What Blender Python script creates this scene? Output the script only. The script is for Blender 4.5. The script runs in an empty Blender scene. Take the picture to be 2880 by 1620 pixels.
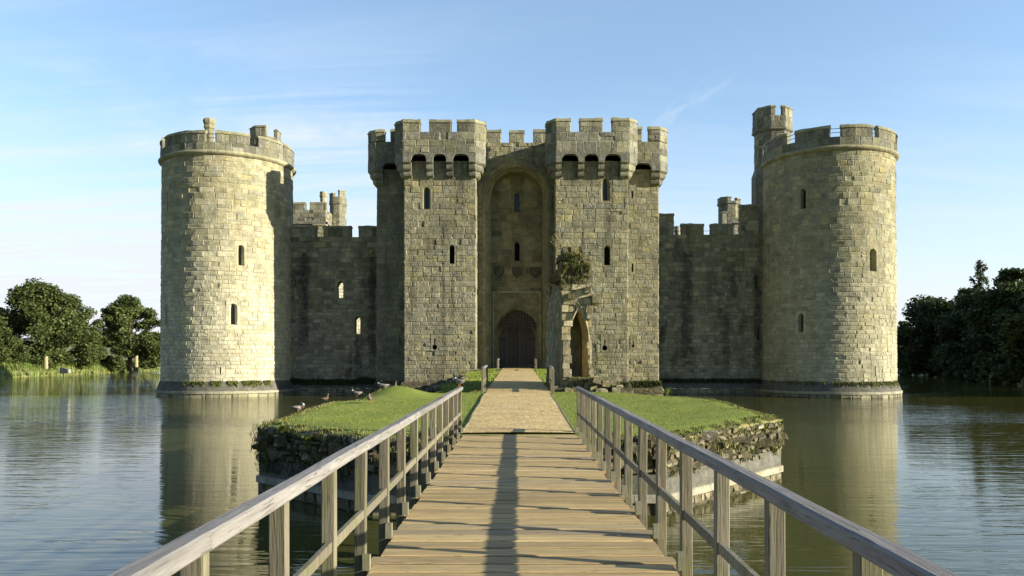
import bpy, math, random
import numpy as np
from mathutils import Vector, Matrix, noise as mnoise
R_ = math.radians
PI = math.pi
SC = bpy.context.scene
COL = SC.collection

# ------------------------------------------------------------------ camera, sky, sun, exposure
FPX, PX0, PY0 = 2200.0, 1453.0, 1000.0      # focal length and vanishing point of the photograph (2880 px wide)
CAMZ, WZ = 1.6, -1.6
cam = bpy.data.cameras.new("camera"); camo = bpy.data.objects.new("camera", cam); COL.objects.link(camo)
camo.location = (0, 0, CAMZ); camo.rotation_euler = (R_(90), 0, 0)
cam.sensor_width = 36.0; cam.lens = 36.0 * FPX / 2880.0
cam.shift_x = -(PX0 - 1440) / 2880.0; cam.shift_y = (PY0 - 810) / 2880.0
cam.clip_start = 0.1; cam.clip_end = 8000
SC.camera = camo

SUN_EL, SUN_AZ = R_(15.7), R_(105.5)        # azimuth clockwise from +Y
sd = Vector((math.sin(SUN_AZ) * math.cos(SUN_EL), math.cos(SUN_AZ) * math.cos(SUN_EL), math.sin(SUN_EL)))
sl = bpy.data.lights.new("sun", 'SUN'); sl.energy = 5.0; sl.angle = R_(0.5); sl.color = (1.0, 0.90, 0.72)
slo = bpy.data.objects.new("sun", sl); COL.objects.link(slo); slo.location = (60, -20, 40)
slo.rotation_euler = sd.to_track_quat('Z', 'Y').to_euler()

SC.view_settings.view_transform = 'Standard'; SC.view_settings.look = 'None'
SC.view_settings.gamma = 1; SC.view_settings.use_curve_mapping = False
SC.view_settings.exposure = 1.0

# ------------------------------------------------------------------ node helper
class NT:
    def __init__(s, tree):
        s.t = tree; s.t.nodes.clear()
    def n(s, typ, ins=None, **kw):
        nd = s.t.nodes.new(typ)
        for k, v in kw.items(): setattr(nd, k, v)
        for k, v in (ins or {}).items():
            sock = nd.inputs[k]
            if isinstance(v, bpy.types.NodeSocket): s.t.links.new(v, sock)
            elif isinstance(v, bpy.types.Node): s.t.links.new(v.outputs[0], sock)
            else: sock.default_value = v
        return nd
    def math(s, op, a, b=0.0, clamp=False):
        return s.n('ShaderNodeMath', {0: a, 1: b}, operation=op, use_clamp=clamp).outputs[0]
    def mapr(s, v, a, b, c=0.0, d=1.0, sm=False):
        nd = s.n('ShaderNodeMapRange', {0: v, 1: a, 2: b, 3: c, 4: d})
        if sm: nd.interpolation_type = 'SMOOTHSTEP'
        return nd.outputs[0]
    def mix(s, f, a, b, bt='MIX'):
        nd = s.n('ShaderNodeMix', data_type='RGBA', blend_type=bt)
        for i, v in ((0, f), (6, a), (7, b)):
            if isinstance(v, bpy.types.NodeSocket): s.t.links.new(v, nd.inputs[i])
            else:
                if i and len(v) == 3: v = (*v, 1)
                nd.inputs[i].default_value = v
        return nd.outputs[2]
    def noise(s, vec, scale, detail=4, rough=.55, dist=0.0):
        return s.n('ShaderNodeTexNoise', {'Vector': vec, 'Scale': scale, 'Detail': detail, 'Roughness': rough, 'Distortion': dist}).outputs[0]
    def mapping(s, vec, scale=(1, 1, 1), loc=(0, 0, 0), rot=(0, 0, 0)):
        return s.n('ShaderNodeMapping', {'Vector': vec, 'Scale': scale, 'Location': loc, 'Rotation': rot}).outputs[0]
    def ramp(s, fac, stops, interp='LINEAR'):
        nd = s.n('ShaderNodeValToRGB', {0: fac}); cr = nd.color_ramp; cr.interpolation = interp
        while len(cr.elements) < len(stops): cr.elements.new(0.5)
        for e, (p, c) in zip(cr.elements, stops):
            e.position = p; e.color = (*c, 1) if len(c) == 3 else c
        return nd.outputs[0]

def new_mat(name):
    m = bpy.data.materials.new(name); m.use_nodes = True
    return m, NT(m.node_tree)
def finish(T, col, rough=.9, bump=None, bstr=.5, bdist=.02, spec=.25, extra=None):
    b = T.n('ShaderNodeBsdfPrincipled')
    for k, v in (('Base Color', col), ('Roughness', rough), ('Specular IOR Level', spec)):
        if isinstance(v, bpy.types.NodeSocket): T.t.links.new(v, b.inputs[k])
        else: b.inputs[k].default_value = (*v, 1) if isinstance(v, tuple) and len(v) == 3 else v
    for k, v in (extra or {}).items(): b.inputs[k].default_value = v
    if bump is not None:
        bn = T.n('ShaderNodeBump', {'Height': bump, 'Strength': bstr, 'Distance': bdist})
        T.t.links.new(bn.outputs[0], b.inputs['Normal'])
    o = T.n('ShaderNodeOutputMaterial', {0: b.outputs[0]})
    return b

# ------------------------------------------------------------------ world
W = bpy.data.worlds.new("World"); SC.world = W; W.use_nodes = True
T = NT(W.node_tree)
sky = T.n('ShaderNodeTexSky', sky_type='NISHITA', sun_disc=False, sun_elevation=SUN_EL, sun_rotation=SUN_AZ,
          altitude=0, air_density=1.0, dust_density=0.6, ozone_density=1.6)
tc = T.n('ShaderNodeTexCoord').outputs['Generated']
sep = T.n('ShaderNodeSeparateXYZ', {0: tc})
el = sep.outputs[2]
north = T.mapr(sep.outputs[1], -.5, .55, 0, 1, True)     # unseen sky behind the viewer, dimmed to weaken the fill on shaded walls
# cirrus: project the view direction onto a flat layer high above
den = T.math('MAXIMUM', T.math('ADD', el, 0.12), 0.05)
lx = T.math('DIVIDE', sep.outputs[0], den); ly = T.math('DIVIDE', sep.outputs[1], den)
lay = T.n('ShaderNodeCombineXYZ', {0: lx, 1: ly, 2: 0.0}).outputs[0]
n1 = T.noise(T.mapping(lay, (0.55, 0.9, 1), (3.1, 1.7, 0), (0, 0, R_(-24))), 1.0, 6, .62, .8)
n2 = T.noise(T.mapping(lay, (0.5, 3.2, 1), (1.0, 5.0, 0), (0, 0, R_(-20))), 1.0, 8, .66, 1.0)
cl = T.math('MULTIPLY', T.mapr(n1, .36, .60, sm=True), T.mapr(n2, .38, .66))
leftness = T.mapr(sep.outputs[0], .25, -.45, .22, 1.0, sm=True)
elm = T.mapr(el, .48, .20, 0.0, 1.0, sm=True)
cl = T.math('MULTIPLY', T.math('MULTIPLY', cl, leftness), T.math('MULTIPLY', elm, .85))
# short feathered trail at the right
dv = T.n('ShaderNodeVectorRotate', {'Vector': T.n('ShaderNodeCombineXYZ', {0: T.math('DIVIDE', sep.outputs[0], sep.outputs[1]), 1: T.math('DIVIDE', el, sep.outputs[1]), 2: 0.0}).outputs[0], 'Center': (.222, .322, 0), 'Axis': (0, 0, 1), 'Angle': R_(-36)}).outputs[0]
ds = T.n('ShaderNodeSeparateXYZ', {0: dv})
tn = T.noise(T.mapping(dv, (14, 60, 1)), 1.0, 5, .65, .3)
ta = T.mapr(T.math('ABSOLUTE', T.math('SUBTRACT', ds.outputs[1], .322)), .0, .022, 1, 0, sm=True)
tb = T.mapr(T.math('ABSOLUTE', T.math('SUBTRACT', ds.outputs[0], .222)), .02, .10, 1, 0, sm=True)
tr = T.math('MULTIPLY', T.math('MULTIPLY', ta, tb), T.mapr(tn, .40, .72, 0.0, .34))
front = T.mapr(sep.outputs[1], 0.3, 0.5)
cl = T.math('MAXIMUM', cl, T.math('MULTIPLY', tr, front))
# veil that whitens the sky down to the horizon
veil = T.math('ADD', T.mapr(el, .32, .0, 0.0, .80, sm=True), .20)
vn = T.noise(T.mapping(lay, (.12, .35, 1), (9, 2, 0), (0, 0, R_(-12))), 1.0, 5, .6)
veil = T.math('MULTIPLY', veil, T.mapr(vn, .3, .7, .72, 1.0))
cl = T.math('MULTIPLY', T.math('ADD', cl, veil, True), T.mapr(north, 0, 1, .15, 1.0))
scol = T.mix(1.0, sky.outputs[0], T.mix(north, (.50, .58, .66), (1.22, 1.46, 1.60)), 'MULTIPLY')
scol = T.mix(1.0, scol, T.mix(T.mapr(el, .40, .85, 0, 1, True), (1, 1, 1), (.50, .66, .95)), 'MULTIPLY')   # deeper blue towards the zenith
white = T.mix(T.mapr(el, 0, .4), (5.35, 5.55, 5.9), (4.9, 5.6, 6.4))
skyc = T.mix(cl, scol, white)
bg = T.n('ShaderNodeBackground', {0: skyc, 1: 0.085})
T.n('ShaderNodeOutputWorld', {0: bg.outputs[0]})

# ------------------------------------------------------------------ stone materials (attribute blk = tone, hue, joint)
def stone(name, cols, mortar, value=1.0, lich=.3, lcol=(.42, .42, .40), stain=.5, scol=(.07, .07, .06), moss=.2,
          low=None, lowz=(2, 12), bstr=.9, bd=.05, streak=.0, ncon=.35, runs=()):
    m, T = new_mat(name)
    g = T.n('ShaderNodeNewGeometry').outputs['Position']
    at = T.n('ShaderNodeAttribute', attribute_name='blk').outputs['Vector']
    s = T.n('ShaderNodeSeparateXYZ', {0: at})
    k = len(cols)
    base = T.ramp(s.outputs[1], [(i / (k - 1), c) for i, c in enumerate(cols)])
    if low:
        sz = T.n('ShaderNodeSeparateXYZ', {0: g}).outputs[2]
        f = T.mapr(T.math('ADD', sz, T.math('MULTIPLY', T.math('SUBTRACT', T.noise(g, .35, 4), .5), 9.0)), lowz[1], lowz[0], 0, .85, True)
        base = T.mix(f, base, low)
    tone = T.mapr(s.outputs[0], 0, 1, 1 - ncon, 1 + ncon)
    nb = T.mapr(T.noise(g, 1.5, 6, .7), .3, .7, .66, 1.32)
    nf = T.mapr(T.noise(g, 6.5, 5, .75), .3, .7, .68, 1.30)
    vv = T.math('MULTIPLY', T.math('MULTIPLY', tone, nb), T.math('MULTIPLY', nf, value))
    col = T.mix(1.0, base, T.n('ShaderNodeCombineXYZ', {0: T.math('MULTIPLY', vv, .985), 1: vv, 2: T.math('MULTIPLY', vv, .97)}).outputs[0], 'MULTIPLY')
    yl = T.mapr(T.noise(g, .45, 5, .65), .48, .66, 0, .5, True)
    col = T.mix(yl, col, T.mix(1.0, col, (1.12, 1.10, .84), 'MULTIPLY'))
    col = T.mix(T.math('MULTIPLY', s.outputs[2], .55), col, mortar)
    # weathering stains with shapes of their own
    st = T.mapr(T.noise(T.mapping(g, (1, 1, .55)), .55, 7, .62, .4), .52, .70, 0, stain, True)
    col = T.mix(st, col, scol)
    if streak:
        sk = T.mapr(T.noise(T.mapping(g, (1.1, 1.1, .10)), 1.0, 5, .6), .54, .68, 0, streak, True)
        col = T.mix(sk, col, scol)
    for (rx, rw, z0_, z1_) in runs:        # dark water runs below drain spouts
        sq = T.n('ShaderNodeSeparateXYZ', {0: g})
        wob = T.math('MULTIPLY', T.math('SUBTRACT', T.noise(g, .9, 5, .7), .5), 1.1)
        dx = T.math('ABSOLUTE', T.math('ADD', T.math('SUBTRACT', sq.outputs[0], rx), wob))
        rm = T.math('MULTIPLY', T.mapr(dx, rw, rw * .2, 0, .75, True), T.math('MULTIPLY', T.mapr(sq.outputs[2], z0_, z0_ + 2.5, 0, 1, True), T.mapr(sq.outputs[2], z1_, z1_ - .3, 0, 1, True)))
        col = T.mix(T.math('MULTIPLY', rm, T.mapr(T.noise(g, 2.5, 5, .7), .35, .55, .35, 1)), col, scol)
    ms = T.mapr(T.noise(g, .9, 6, .7), .56, .72, 0, moss, True)
    col = T.mix(ms, col, (.13, .135, .045))
    lc = T.mapr(T.noise(g, 4.2, 6, .8), .56, .66, 0, 1, True)
    lc = T.math('MULTIPLY', lc, T.mapr(T.noise(g, .5, 3), .42, .6, .1, lich, True))
    col = T.mix(lc, col, lcol)
    h = T.math('ADD', T.math('MULTIPLY', T.noise(g, 3.0, 8, .68), 1.0), T.math('MULTIPLY', T.noise(g, 14, 6, .7), .35))
    finish(T, col, .93, h, bstr, bd, .15)
    return m

BUFF = [(.27, .26, .17), (.36, .335, .21), (.30, .295, .215), (.39, .345, .20), (.25, .255, .20), (.42, .38, .25)]
GREY = [(.22, .21, .145), (.29, .27, .175), (.24, .235, .18), (.32, .285, .165), (.20, .20, .155), (.25, .225, .15), (.30, .29, .20)]
M = {}
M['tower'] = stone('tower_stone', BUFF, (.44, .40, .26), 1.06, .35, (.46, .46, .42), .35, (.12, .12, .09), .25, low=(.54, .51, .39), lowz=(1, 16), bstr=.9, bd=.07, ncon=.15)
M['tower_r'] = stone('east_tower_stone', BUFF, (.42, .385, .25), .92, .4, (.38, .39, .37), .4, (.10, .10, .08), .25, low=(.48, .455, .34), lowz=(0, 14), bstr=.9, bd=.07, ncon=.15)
M['gate'] = stone('gatehouse_stone', GREY, (.28, .265, .19), 1.07, .95, (.52, .51, .47), .65, (.06, .058, .045), .5, bstr=1.0, bd=.11, streak=.55, ncon=.14)
M['crown'] = stone('parapet_stone', [(.24, .23, .17), (.30, .285, .19), (.27, .265, .22), (.21, .21, .17), (.32, .30, .20)], (.28, .265, .2), .80, .9, (.50, .50, .48), .45, (.085, .08, .07), .3, bstr=1.0, bd=.07)
M['curtain'] = stone('curtain_stone', GREY, (.27, .25, .18), 1.05, .7, (.30, .30, .31), .65, (.045, .044, .038), .3, low=(.31, .29, .215), lowz=(1, 9), streak=.35, runs=((14.1, .8, -.5, 10.2), (-17.6, .6, 1, 10.2), (-12.0, .5, 0, 10.2), (20.0, .5, -.4, 9), (-13.3, .35, -1, 3.5)))
M['frame'] = stone('window_frame_stone', [(.36, .34, .24), (.42, .39, .27)], (.4, .38, .3), 1.05, .2, (.45, .45, .42), .2, (.13, .13, .1), .1, bstr=.4, bd=.02, ncon=.1)
M['recess'] = stone('recess_stone', [(.25, .215, .12), (.30, .25, .14), (.23, .21, .14), (.27, .22, .12)], (.36, .31, .2), 1.0, .2, (.4, .4, .36), .45, (.09, .085, .06), .3)
M['ruin'] = stone('ruin_stone', [(.36, .32, .22), (.42, .38, .26), (.30, .27, .19), (.40, .33, .2)], (.3, .27, .18), 1.1, .4, (.55, .54, .5), .5, (.08, .07, .055), .35, bstr=1.0, bd=.06)
M['rubbletop'] = stone('overgrown_rubble', [(.15, .13, .075), (.21, .185, .11), (.11, .10, .06)], (.05, .045, .03), .85, .5, (.4, .38, .32), .6, (.045, .04, .028), .8, bstr=1.0, bd=.08)
M['shield'] = stone('shield_stone', [(.12, .11, .08), (.15, .135, .1)], (.1, .1, .08), 1.0, .2, (.3, .3, .27), .3, (.06, .055, .04), .2, bstr=.4, bd=.02, ncon=.1)
M['warm'] = stone('bounce_lit_reveal', [(.42, .29, .13), (.46, .33, .16)], (.3, .22, .12), 1.0, .1, (.5, .45, .35), .25, (.12, .09, .05), .1, bstr=.5, bd=.02, ncon=.15)  # ochre colour stands in for warm light bounced onto the reveal
M['plinth'] = stone('plinth_render', [(.125, .12, .105), (.15, .145, .125)], (.15, .14, .12), 1.0, .4, (.35, .35, .34), .4, (.05, .05, .04), .5, bstr=.5, bd=.03, ncon=.1)
M['ledge'] = stone('pale_ledge_stone', [(.34, .32, .25), (.40, .38, .30)], (.2, .19, .14), .95, .1, (.5, .5, .48), .3, (.16, .15, .11), .2, bstr=.3, bd=.015, ncon=.12)
M['base'] = stone('waterline_stone', [(.26, .245, .17), (.32, .30, .2), (.22, .21, .15)], (.10, .095, .07), 1.0, .2, (.5, .5, .46), .4, (.06, .06, .045), .4, ncon=.3)
M['rough'] = stone('rough_island_stone', [(.20, .18, .10), (.30, .27, .17), (.14, .125, .075), (.34, .31, .22), (.15, .12, .07)], (.07, .065, .04), .78, .9, (.60, .58, .50), .55, (.07, .06, .04), .65, bstr=1.0, bd=.08, ncon=.45)
M['render'] = stone('weathered_render', [(.13, .127, .11), (.155, .15, .13)], (.12, .12, .105), 1.0, .5, (.30, .28, .24), .5, (.09, .085, .07), .3, bstr=.6, bd=.03, ncon=.08)
M['coping'] = stone('coping_stone', [(.28, .27, .17), (.33, .31, .20), (.24, .235, .17)], (.2, .2, .15), .95, .5, (.5, .5, .46), .5, (.08, .08, .055), .55, bstr=.7, bd=.03, ncon=.15)

def flat(name, col, rough=.8, spec=.3, var=.25, sc=6, bstr=.3, bd=.01, extra=None):
    m, T = new_mat(name)
    g = T.n('ShaderNodeNewGeometry').outputs['Position']
    n = T.mapr(T.noise(g, sc, 5, .65), .25, .75, 1 - var, 1 + var)
    c = T.mix(1.0, (*col, 1), T.n('ShaderNodeCombineXYZ', {0: n, 1: n, 2: n}).outputs[0], 'MULTIPLY')
    finish(T, c, rough, T.noise(g, sc * 4, 4), bstr, bd, spec, extra)
    return m
M['pane'] = flat('dark_glass', (.012, .013, .016), .12, .5, .2, 3, .02, .002)
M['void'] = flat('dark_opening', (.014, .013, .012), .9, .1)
M['oldoak'] = flat('portcullis_oak', (.10, .085, .07), .7, .3)
M['iron'] = flat('dark_iron', (.03, .028, .027), .6, .4)
M['steel'] = flat('grey_steel', (.10, .10, .11), .5, .5)

def wood(name, cols, axis='x', dark=(.06, .05, .035), green=.0, value=1.0, bstr=.5, scale=1.0, con=.2, crack=.30):
    m, T = new_mat(name)
    g = T.n('ShaderNodeTexCoord').outputs['Object']
    at = T.n('ShaderNodeSeparateXYZ', {0: T.n('ShaderNodeAttribute', attribute_name='blk').outputs['Vector']})
    st = {'x': (.8, 14, 14), 'y': (14, .8, 14), 'z': (14, 14, .8)}[axis]
    off = T.n('ShaderNodeVectorMath', {0: g, 1: T.n('ShaderNodeVectorMath', {0: T.n('ShaderNodeAttribute', attribute_name='blk').outputs['Vector'], 1: (37, 23, 51)}, operation='MULTIPLY').outputs[0]}, operation='ADD').outputs[0]
    gr = T.noise(T.mapping(off, st), 1.6 * scale, 7, .68, .6)
    g2 = T.noise(T.mapping(off, tuple(v * 3.5 for v in st)), 1.6 * scale, 4, .6, .2)
    base = T.ramp(at.outputs[1], [(i / (len(cols) - 1), c) for i, c in enumerate(cols)])
    v = T.math('MULTIPLY', T.mapr(at.outputs[0], 0, 1, .82, 1.16), T.math('MULTIPLY', T.mapr(gr, .3, .7, 1 - con, 1 + con), value))
    c = T.mix(1.0, base, T.n('ShaderNodeCombineXYZ', {0: v, 1: v, 2: v}).outputs[0], 'MULTIPLY')
    ck = T.mapr(g2, crack + .08, crack, 0, .65, True)
    c = T.mix(ck, c, dark)
    kn = T.mapr(T.noise(T.mapping(off, tuple(.5 + .12 * q for q in st)), 3.0, 3, .6, 1.5), .70, .76, 0, .65, True)
    c = T.mix(kn, c, dark)
    if green:
        gm = T.mapr(T.noise(g, 2.5, 5, .7), .45, .65, 0, green, True)
        c = T.mix(gm, c, (.13, .145, .05))
    h = T.math('ADD', gr, T.math('MULTIPLY', g2, .5))
    finish(T, c, .8, h, bstr, .006, .25)
    return m
M['plank'] = wood('deck_wood', [(.42, .315, .15), (.46, .35, .17), (.39, .30, .15), (.43, .325, .155), (.37, .30, .18)], 'x', (.10, .07, .035), value=1.0, bstr=.8, con=.26, crack=.34)
M['rail'] = wood('handrail_wood', [(.20, .192, .182), (.25, .238, .225)], 'y', (.075, .068, .06), green=.12, value=1.0, bstr=.9, con=.34, crack=.35)
M['post'] = wood('post_wood', [(.185, .165, .115), (.22, .20, .145), (.17, .155, .115)], 'z', (.06, .055, .035), green=.55, value=1.0, bstr=1.0, con=.34, crack=.35)
M['shoe'] = wood('post_block_wood', [(.23, .22, .15), (.27, .26, .19)], 'z', (.12, .11, .08), green=.5)
M['door'] = wood('oak_door_wood', [(.12, .10, .085), (.14, .12, .10)], 'z', (.05, .04, .035), value=1.0)
M['stump'] = wood('stump_wood', [(.34, .31, .17), (.38, .34, .2)], 'z', (.14, .12, .07), green=.3)

def grass_mat(name, a, b, c):
    m, T = new_mat(name)
    g = T.n('ShaderNodeNewGeometry').outputs['Position']
    n = T.noise(g, .9, 5, .6); n2 = T.noise(g, 14, 5, .7)
    col = T.mix(T.mapr(n, .35, .65), a, b)
    col = T.mix(T.mapr(n2, .4, .75), col, c)
    dry = T.mapr(T.noise(g, .8, 6, .7), .55, .72, 0, .55, True)
    col = T.mix(dry, col, (.30, .27, .10))
    at = T.n('ShaderNodeSeparateXYZ', {0: T.n('ShaderNodeAttribute', attribute_name='blk').outputs['Vector']})
    v = T.mapr(at.outputs[0], 0, 1, .6, 1.4)
    col = T.mix(1.0, col, T.n('ShaderNodeCombineXYZ', {0: v, 1: v, 2: v}).outputs[0], 'MULTIPLY')
    col = T.mix(T.math('MULTIPLY', at.outputs[1], .8), col, (.34, .29, .14))
    finish(T, col, .75, n2, .5, .02, .2)
    return m
M['lawn'] = grass_mat('lawn_grass', (.19, .25, .035), (.26, .31, .055), (.14, .19, .03))
M['reed'] = grass_mat('bank_grass', (.10, .16, .03), (.14, .20, .04), (.06, .10, .02))
M['wild'] = grass_mat('wild_grass', (.16, .19, .05), (.22, .22, .08), (.10, .13, .03))
M['meadow'] = grass_mat('meadow_grass', (.13, .19, .04), (.17, .22, .055), (.10, .15, .03))

def gravel_mat():
    m, T = new_mat('path_gravel')
    g = T.n('ShaderNodeNewGeometry').outputs['Position']
    v = T.n('ShaderNodeTexVoronoi', {'Vector': g, 'Scale': 26.0}, feature='F1')
    sp = T.n('ShaderNodeSeparateColor', {0: v.outputs['Color']})
    c = T.ramp(sp.outputs[0], [(0, (.24, .16, .06)), (.25, (.54, .39, .15)), (.6, (.70, .52, .20)), (.8, (.56, .44, .24)), (1, (.85, .75, .48))])
    n = T.mapr(T.noise(g, 1.2, 5, .6), .3, .7, .82, 1.15)
    c = T.mix(1.0, c, T.n('ShaderNodeCombineXYZ', {0: n, 1: n, 2: n}).outputs[0], 'MULTIPLY')
    finish(T, c, .9, T.math('SUBTRACT', 1.0, v.outputs['Distance']), .7, .012, .2)
    return m
M['gravel'] = gravel_mat()
M['gap_shade'] = flat('plank_gap_shade', (.05, .04, .027), .95, .1, .5, 3, .8, .08)  # dark brown that serves as painted shade between the deck planks

def leaf_mat(name, a, b):
    m, T = new_mat(name)
    g = T.n('ShaderNodeNewGeometry').outputs['Position']
    at = T.n('ShaderNodeSeparateXYZ', {0: T.n('ShaderNodeAttribute', attribute_name='blk').outputs['Vector']})
    col = T.mix(T.mapr(T.noise(g, .35, 4), .35, .65), a, b)
    v = T.mapr(at.outputs[0], 0, 1, .55, 1.5)
    col = T.mix(1.0, col, T.n('ShaderNodeCombineXYZ', {0: v, 1: v, 2: v}).outputs[0], 'MULTIPLY')
    b1 = T.n('ShaderNodeBsdfPrincipled', {'Base Color': col, 'Roughness': .6, 'Specular IOR Level': .3})
    tr = T.n('ShaderNodeBsdfTranslucent', {'Color': col})
    mx = T.n('ShaderNodeMixShader', {0: .18, 1: b1.outputs[0], 2: tr.outputs[0]})
    T.n('ShaderNodeOutputMaterial', {0: mx.outputs[0]})
    return m
M['oak'] = leaf_mat('oak_leaves', (.06, .085, .022), (.09, .115, .03))
M['dark'] = leaf_mat('dark_leaves', (.045, .068, .016), (.06, .085, .02))
M['birch'] = leaf_mat('birch_leaves', (.06, .085, .03), (.08, .10, .04))
M['olive'] = leaf_mat('olive_leaves', (.09, .12, .03), (.11, .14, .035))
M['fern'] = leaf_mat('fern_leaves', (.16, .22, .03), (.20, .25, .04))
M['bark'] = flat('tree_bark', (.10, .085, .06), .9, .15, .4, 5, .7, .03)

def water_mat():
    m, T = new_mat('moat_water')
    g = T.n('ShaderNodeNewGeometry').outputs['Position']
    a = T.noise(T.mapping(g, (.38, 2.3, 1), rot=(0, 0, R_(8))), 1.0, 3, .5, .6)
    b = T.noise(T.mapping(g, (1.2, 5.5, 1), rot=(0, 0, R_(-5))), 1.1, 3, .5, .3)
    big = T.mapr(T.noise(T.mapping(g, (.035, .07, 1)), 1.0, 4, .55), .40, .60, 0.0, 1.0, True)
    sx = T.n('ShaderNodeSeparateXYZ', {0: g})
    # the castle and the island shelter the water close to them from the breeze
    lee = T.mapr(T.math('ABSOLUTE', sx.outputs[0]), 8, 24, .40, 1.0, True)
    lee = T.math('MULTIPLY', lee, T.mapr(sx.outputs[0], 2, 24, 1.0, .62, True))
    h = T.math('MULTIPLY', T.math('ADD', a, T.math('MULTIPLY', b, .30)), T.math('MULTIPLY', lee, T.mapr(big, 0, 1, .38, 1.0)))
    col = T.mix(T.mapr(T.noise(g, .2, 3), .35, .65), (.072, .074, .018), (.056, .060, .016))
    finish(T, col, .02, h, 1.0, .075, .5, {'IOR': 1.333})
    return m
M['water'] = water_mat()

def attr_mat(name, rough=.7):
    m, T = new_mat(name)
    g = T.n('ShaderNodeTexCoord').outputs['Object']
    at = T.n('ShaderNodeAttribute', attribute_name='blk').outputs['Vector']
    n = T.mapr(T.noise(T.mapping(g, (1, 1, 2)), 45, 3, .6), .3, .7, .6, 1.4)
    c = T.mix(1.0, at, T.n('ShaderNodeCombineXYZ', {0: n, 1: n, 2: n}).outputs[0], 'MULTIPLY')
    finish(T, c, rough, None)
    return m
M['feather'] = attr_mat('feathers')

# ------------------------------------------------------------------ mesh builder
class MB:
    def __init__(s): s.v = []; s.f = []; s.a = []
    def quad(s, p, a=(.5, .5, 0)):
        i = len(s.v); s.v.extend(p); s.f.append(tuple(range(i, i + len(p)))); s.a.append(a)
    def box(s, x0, x1, y0, y1, z0, z1, a=(.5, .5, 0), j=0.0, rnd=None):
        P = [(x0, y0, z0), (x1, y0, z0), (x1, y1, z0), (x0, y1, z0), (x0, y0, z1), (x1, y0, z1), (x1, y1, z1), (x0, y1, z1)]
        if j: P = [tuple(c + rnd.uniform(-j, j) for c in p) for p in P]
        i = len(s.v); s.v.extend(P)
        for q in ((0, 3, 2, 1), (4, 5, 6, 7), (0, 1, 5, 4), (1, 2, 6, 5), (2, 3, 7, 6), (3, 0, 4, 7)):
            s.f.append(tuple(i + k for k in q)); s.a.append(a)
    def loft(s, rings, closed=True, caps=True, a=(.5, .5, 0)):
        i0 = len(s.v); n = len(rings[0])
        for r in rings: s.v.extend(r)
        for k in range(len(rings) - 1):
            for q in range(n if closed else n - 1):
                q2 = (q + 1) % n
                s.f.append((i0 + k * n + q, i0 + k * n + q2, i0 + (k + 1) * n + q2, i0 + (k + 1) * n + q)); s.a.append(a)
        if caps and closed:
            s.f.append(tuple(i0 + q for q in reversed(range(n)))); s.a.append(a)
            s.f.append(tuple(i0 + (len(rings) - 1) * n + q for q in range(n))); s.a.append(a)
    def tube(s, pts, rad, n=8, a=(.5, .5, 0)):
        pts = [Vector(p) for p in pts]; rings = []
        for i, p in enumerate(pts):
            d = (pts[min(i + 1, len(pts) - 1)] - pts[max(i - 1, 0)]).normalized()
            u = d.cross(Vector((0, 0, 1)))
            if u.length < .05: u = d.cross(Vector((1, 0, 0)))
            u.normalize(); w = d.cross(u); r = rad[i] if isinstance(rad, (list, tuple)) else rad
            rings.append([tuple(p + (u * math.cos(t) + w * math.sin(t)) * r) for t in [2 * PI * k / n for k in range(n)]])
        s.loft(rings, True, True, a)
    def build(s, name, mat, parent=None, smooth=False):
        me = bpy.data.meshes.new(name)
        off = Vector((0, 0, 0))
        if parent is not None:
            p = parent
            while p is not None: off = off + p.location; p = p.parent
        V = np.array(s.v, dtype=np.float32).reshape(-1, 3) - np.array(off, dtype=np.float32)
        me.from_pydata(V.tolist(), [], s.f)
        at = me.attributes.new('blk', 'FLOAT_VECTOR', 'FACE')
        at.data.foreach_set('vector', np.array(s.a, dtype=np.float32).ravel())
        if smooth: me.polygons.foreach_set('use_smooth', [True] * len(me.polygons))
        me.materials.append(mat); me.update()
        o = bpy.data.objects.new(name, me); COL.objects.link(o)
        if parent is not None: o.parent = parent
        return o

def thing(name, loc, label, cat, group=None):
    o = bpy.data.objects.new(name, None); COL.objects.link(o); o.location = loc
    o.empty_display_size = .2
    o['label'] = label; o['category'] = cat
    if group: o['group'] = group
    return o
def tag(o, label=None, cat=None, group=None, kind=None):
    if label: o['label'] = label
    if cat: o['category'] = cat
    if group: o['group'] = group
    if kind: o['kind'] = kind
    return o

def XY(px, D): return (px - PX0) / FPX * D
def ZZ(py, D): return CAMZ - (py - PY0) / FPX * D

# surfaces: fn(u, z, d) -> point, u along the wall, d outwards
def line_fn(p0, p1, batter=None):
    p0 = Vector(p0); p1 = Vector(p1); L = (p1 - p0).length; d = (p1 - p0) / L; n = Vector((d.y, -d.x))
    def fn(u, z, o):
        q = p0 + d * u + n * o
        return (q.x, q.y, z)
    fn.L = L
    return fn
def circ_fn(cx, cy, rf, R):
    def fn(u, z, o):
        t = u / R; r = rf(z) + o
        return (cx + r * math.cos(t), cy + r * math.sin(t), z)
    return fn

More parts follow.
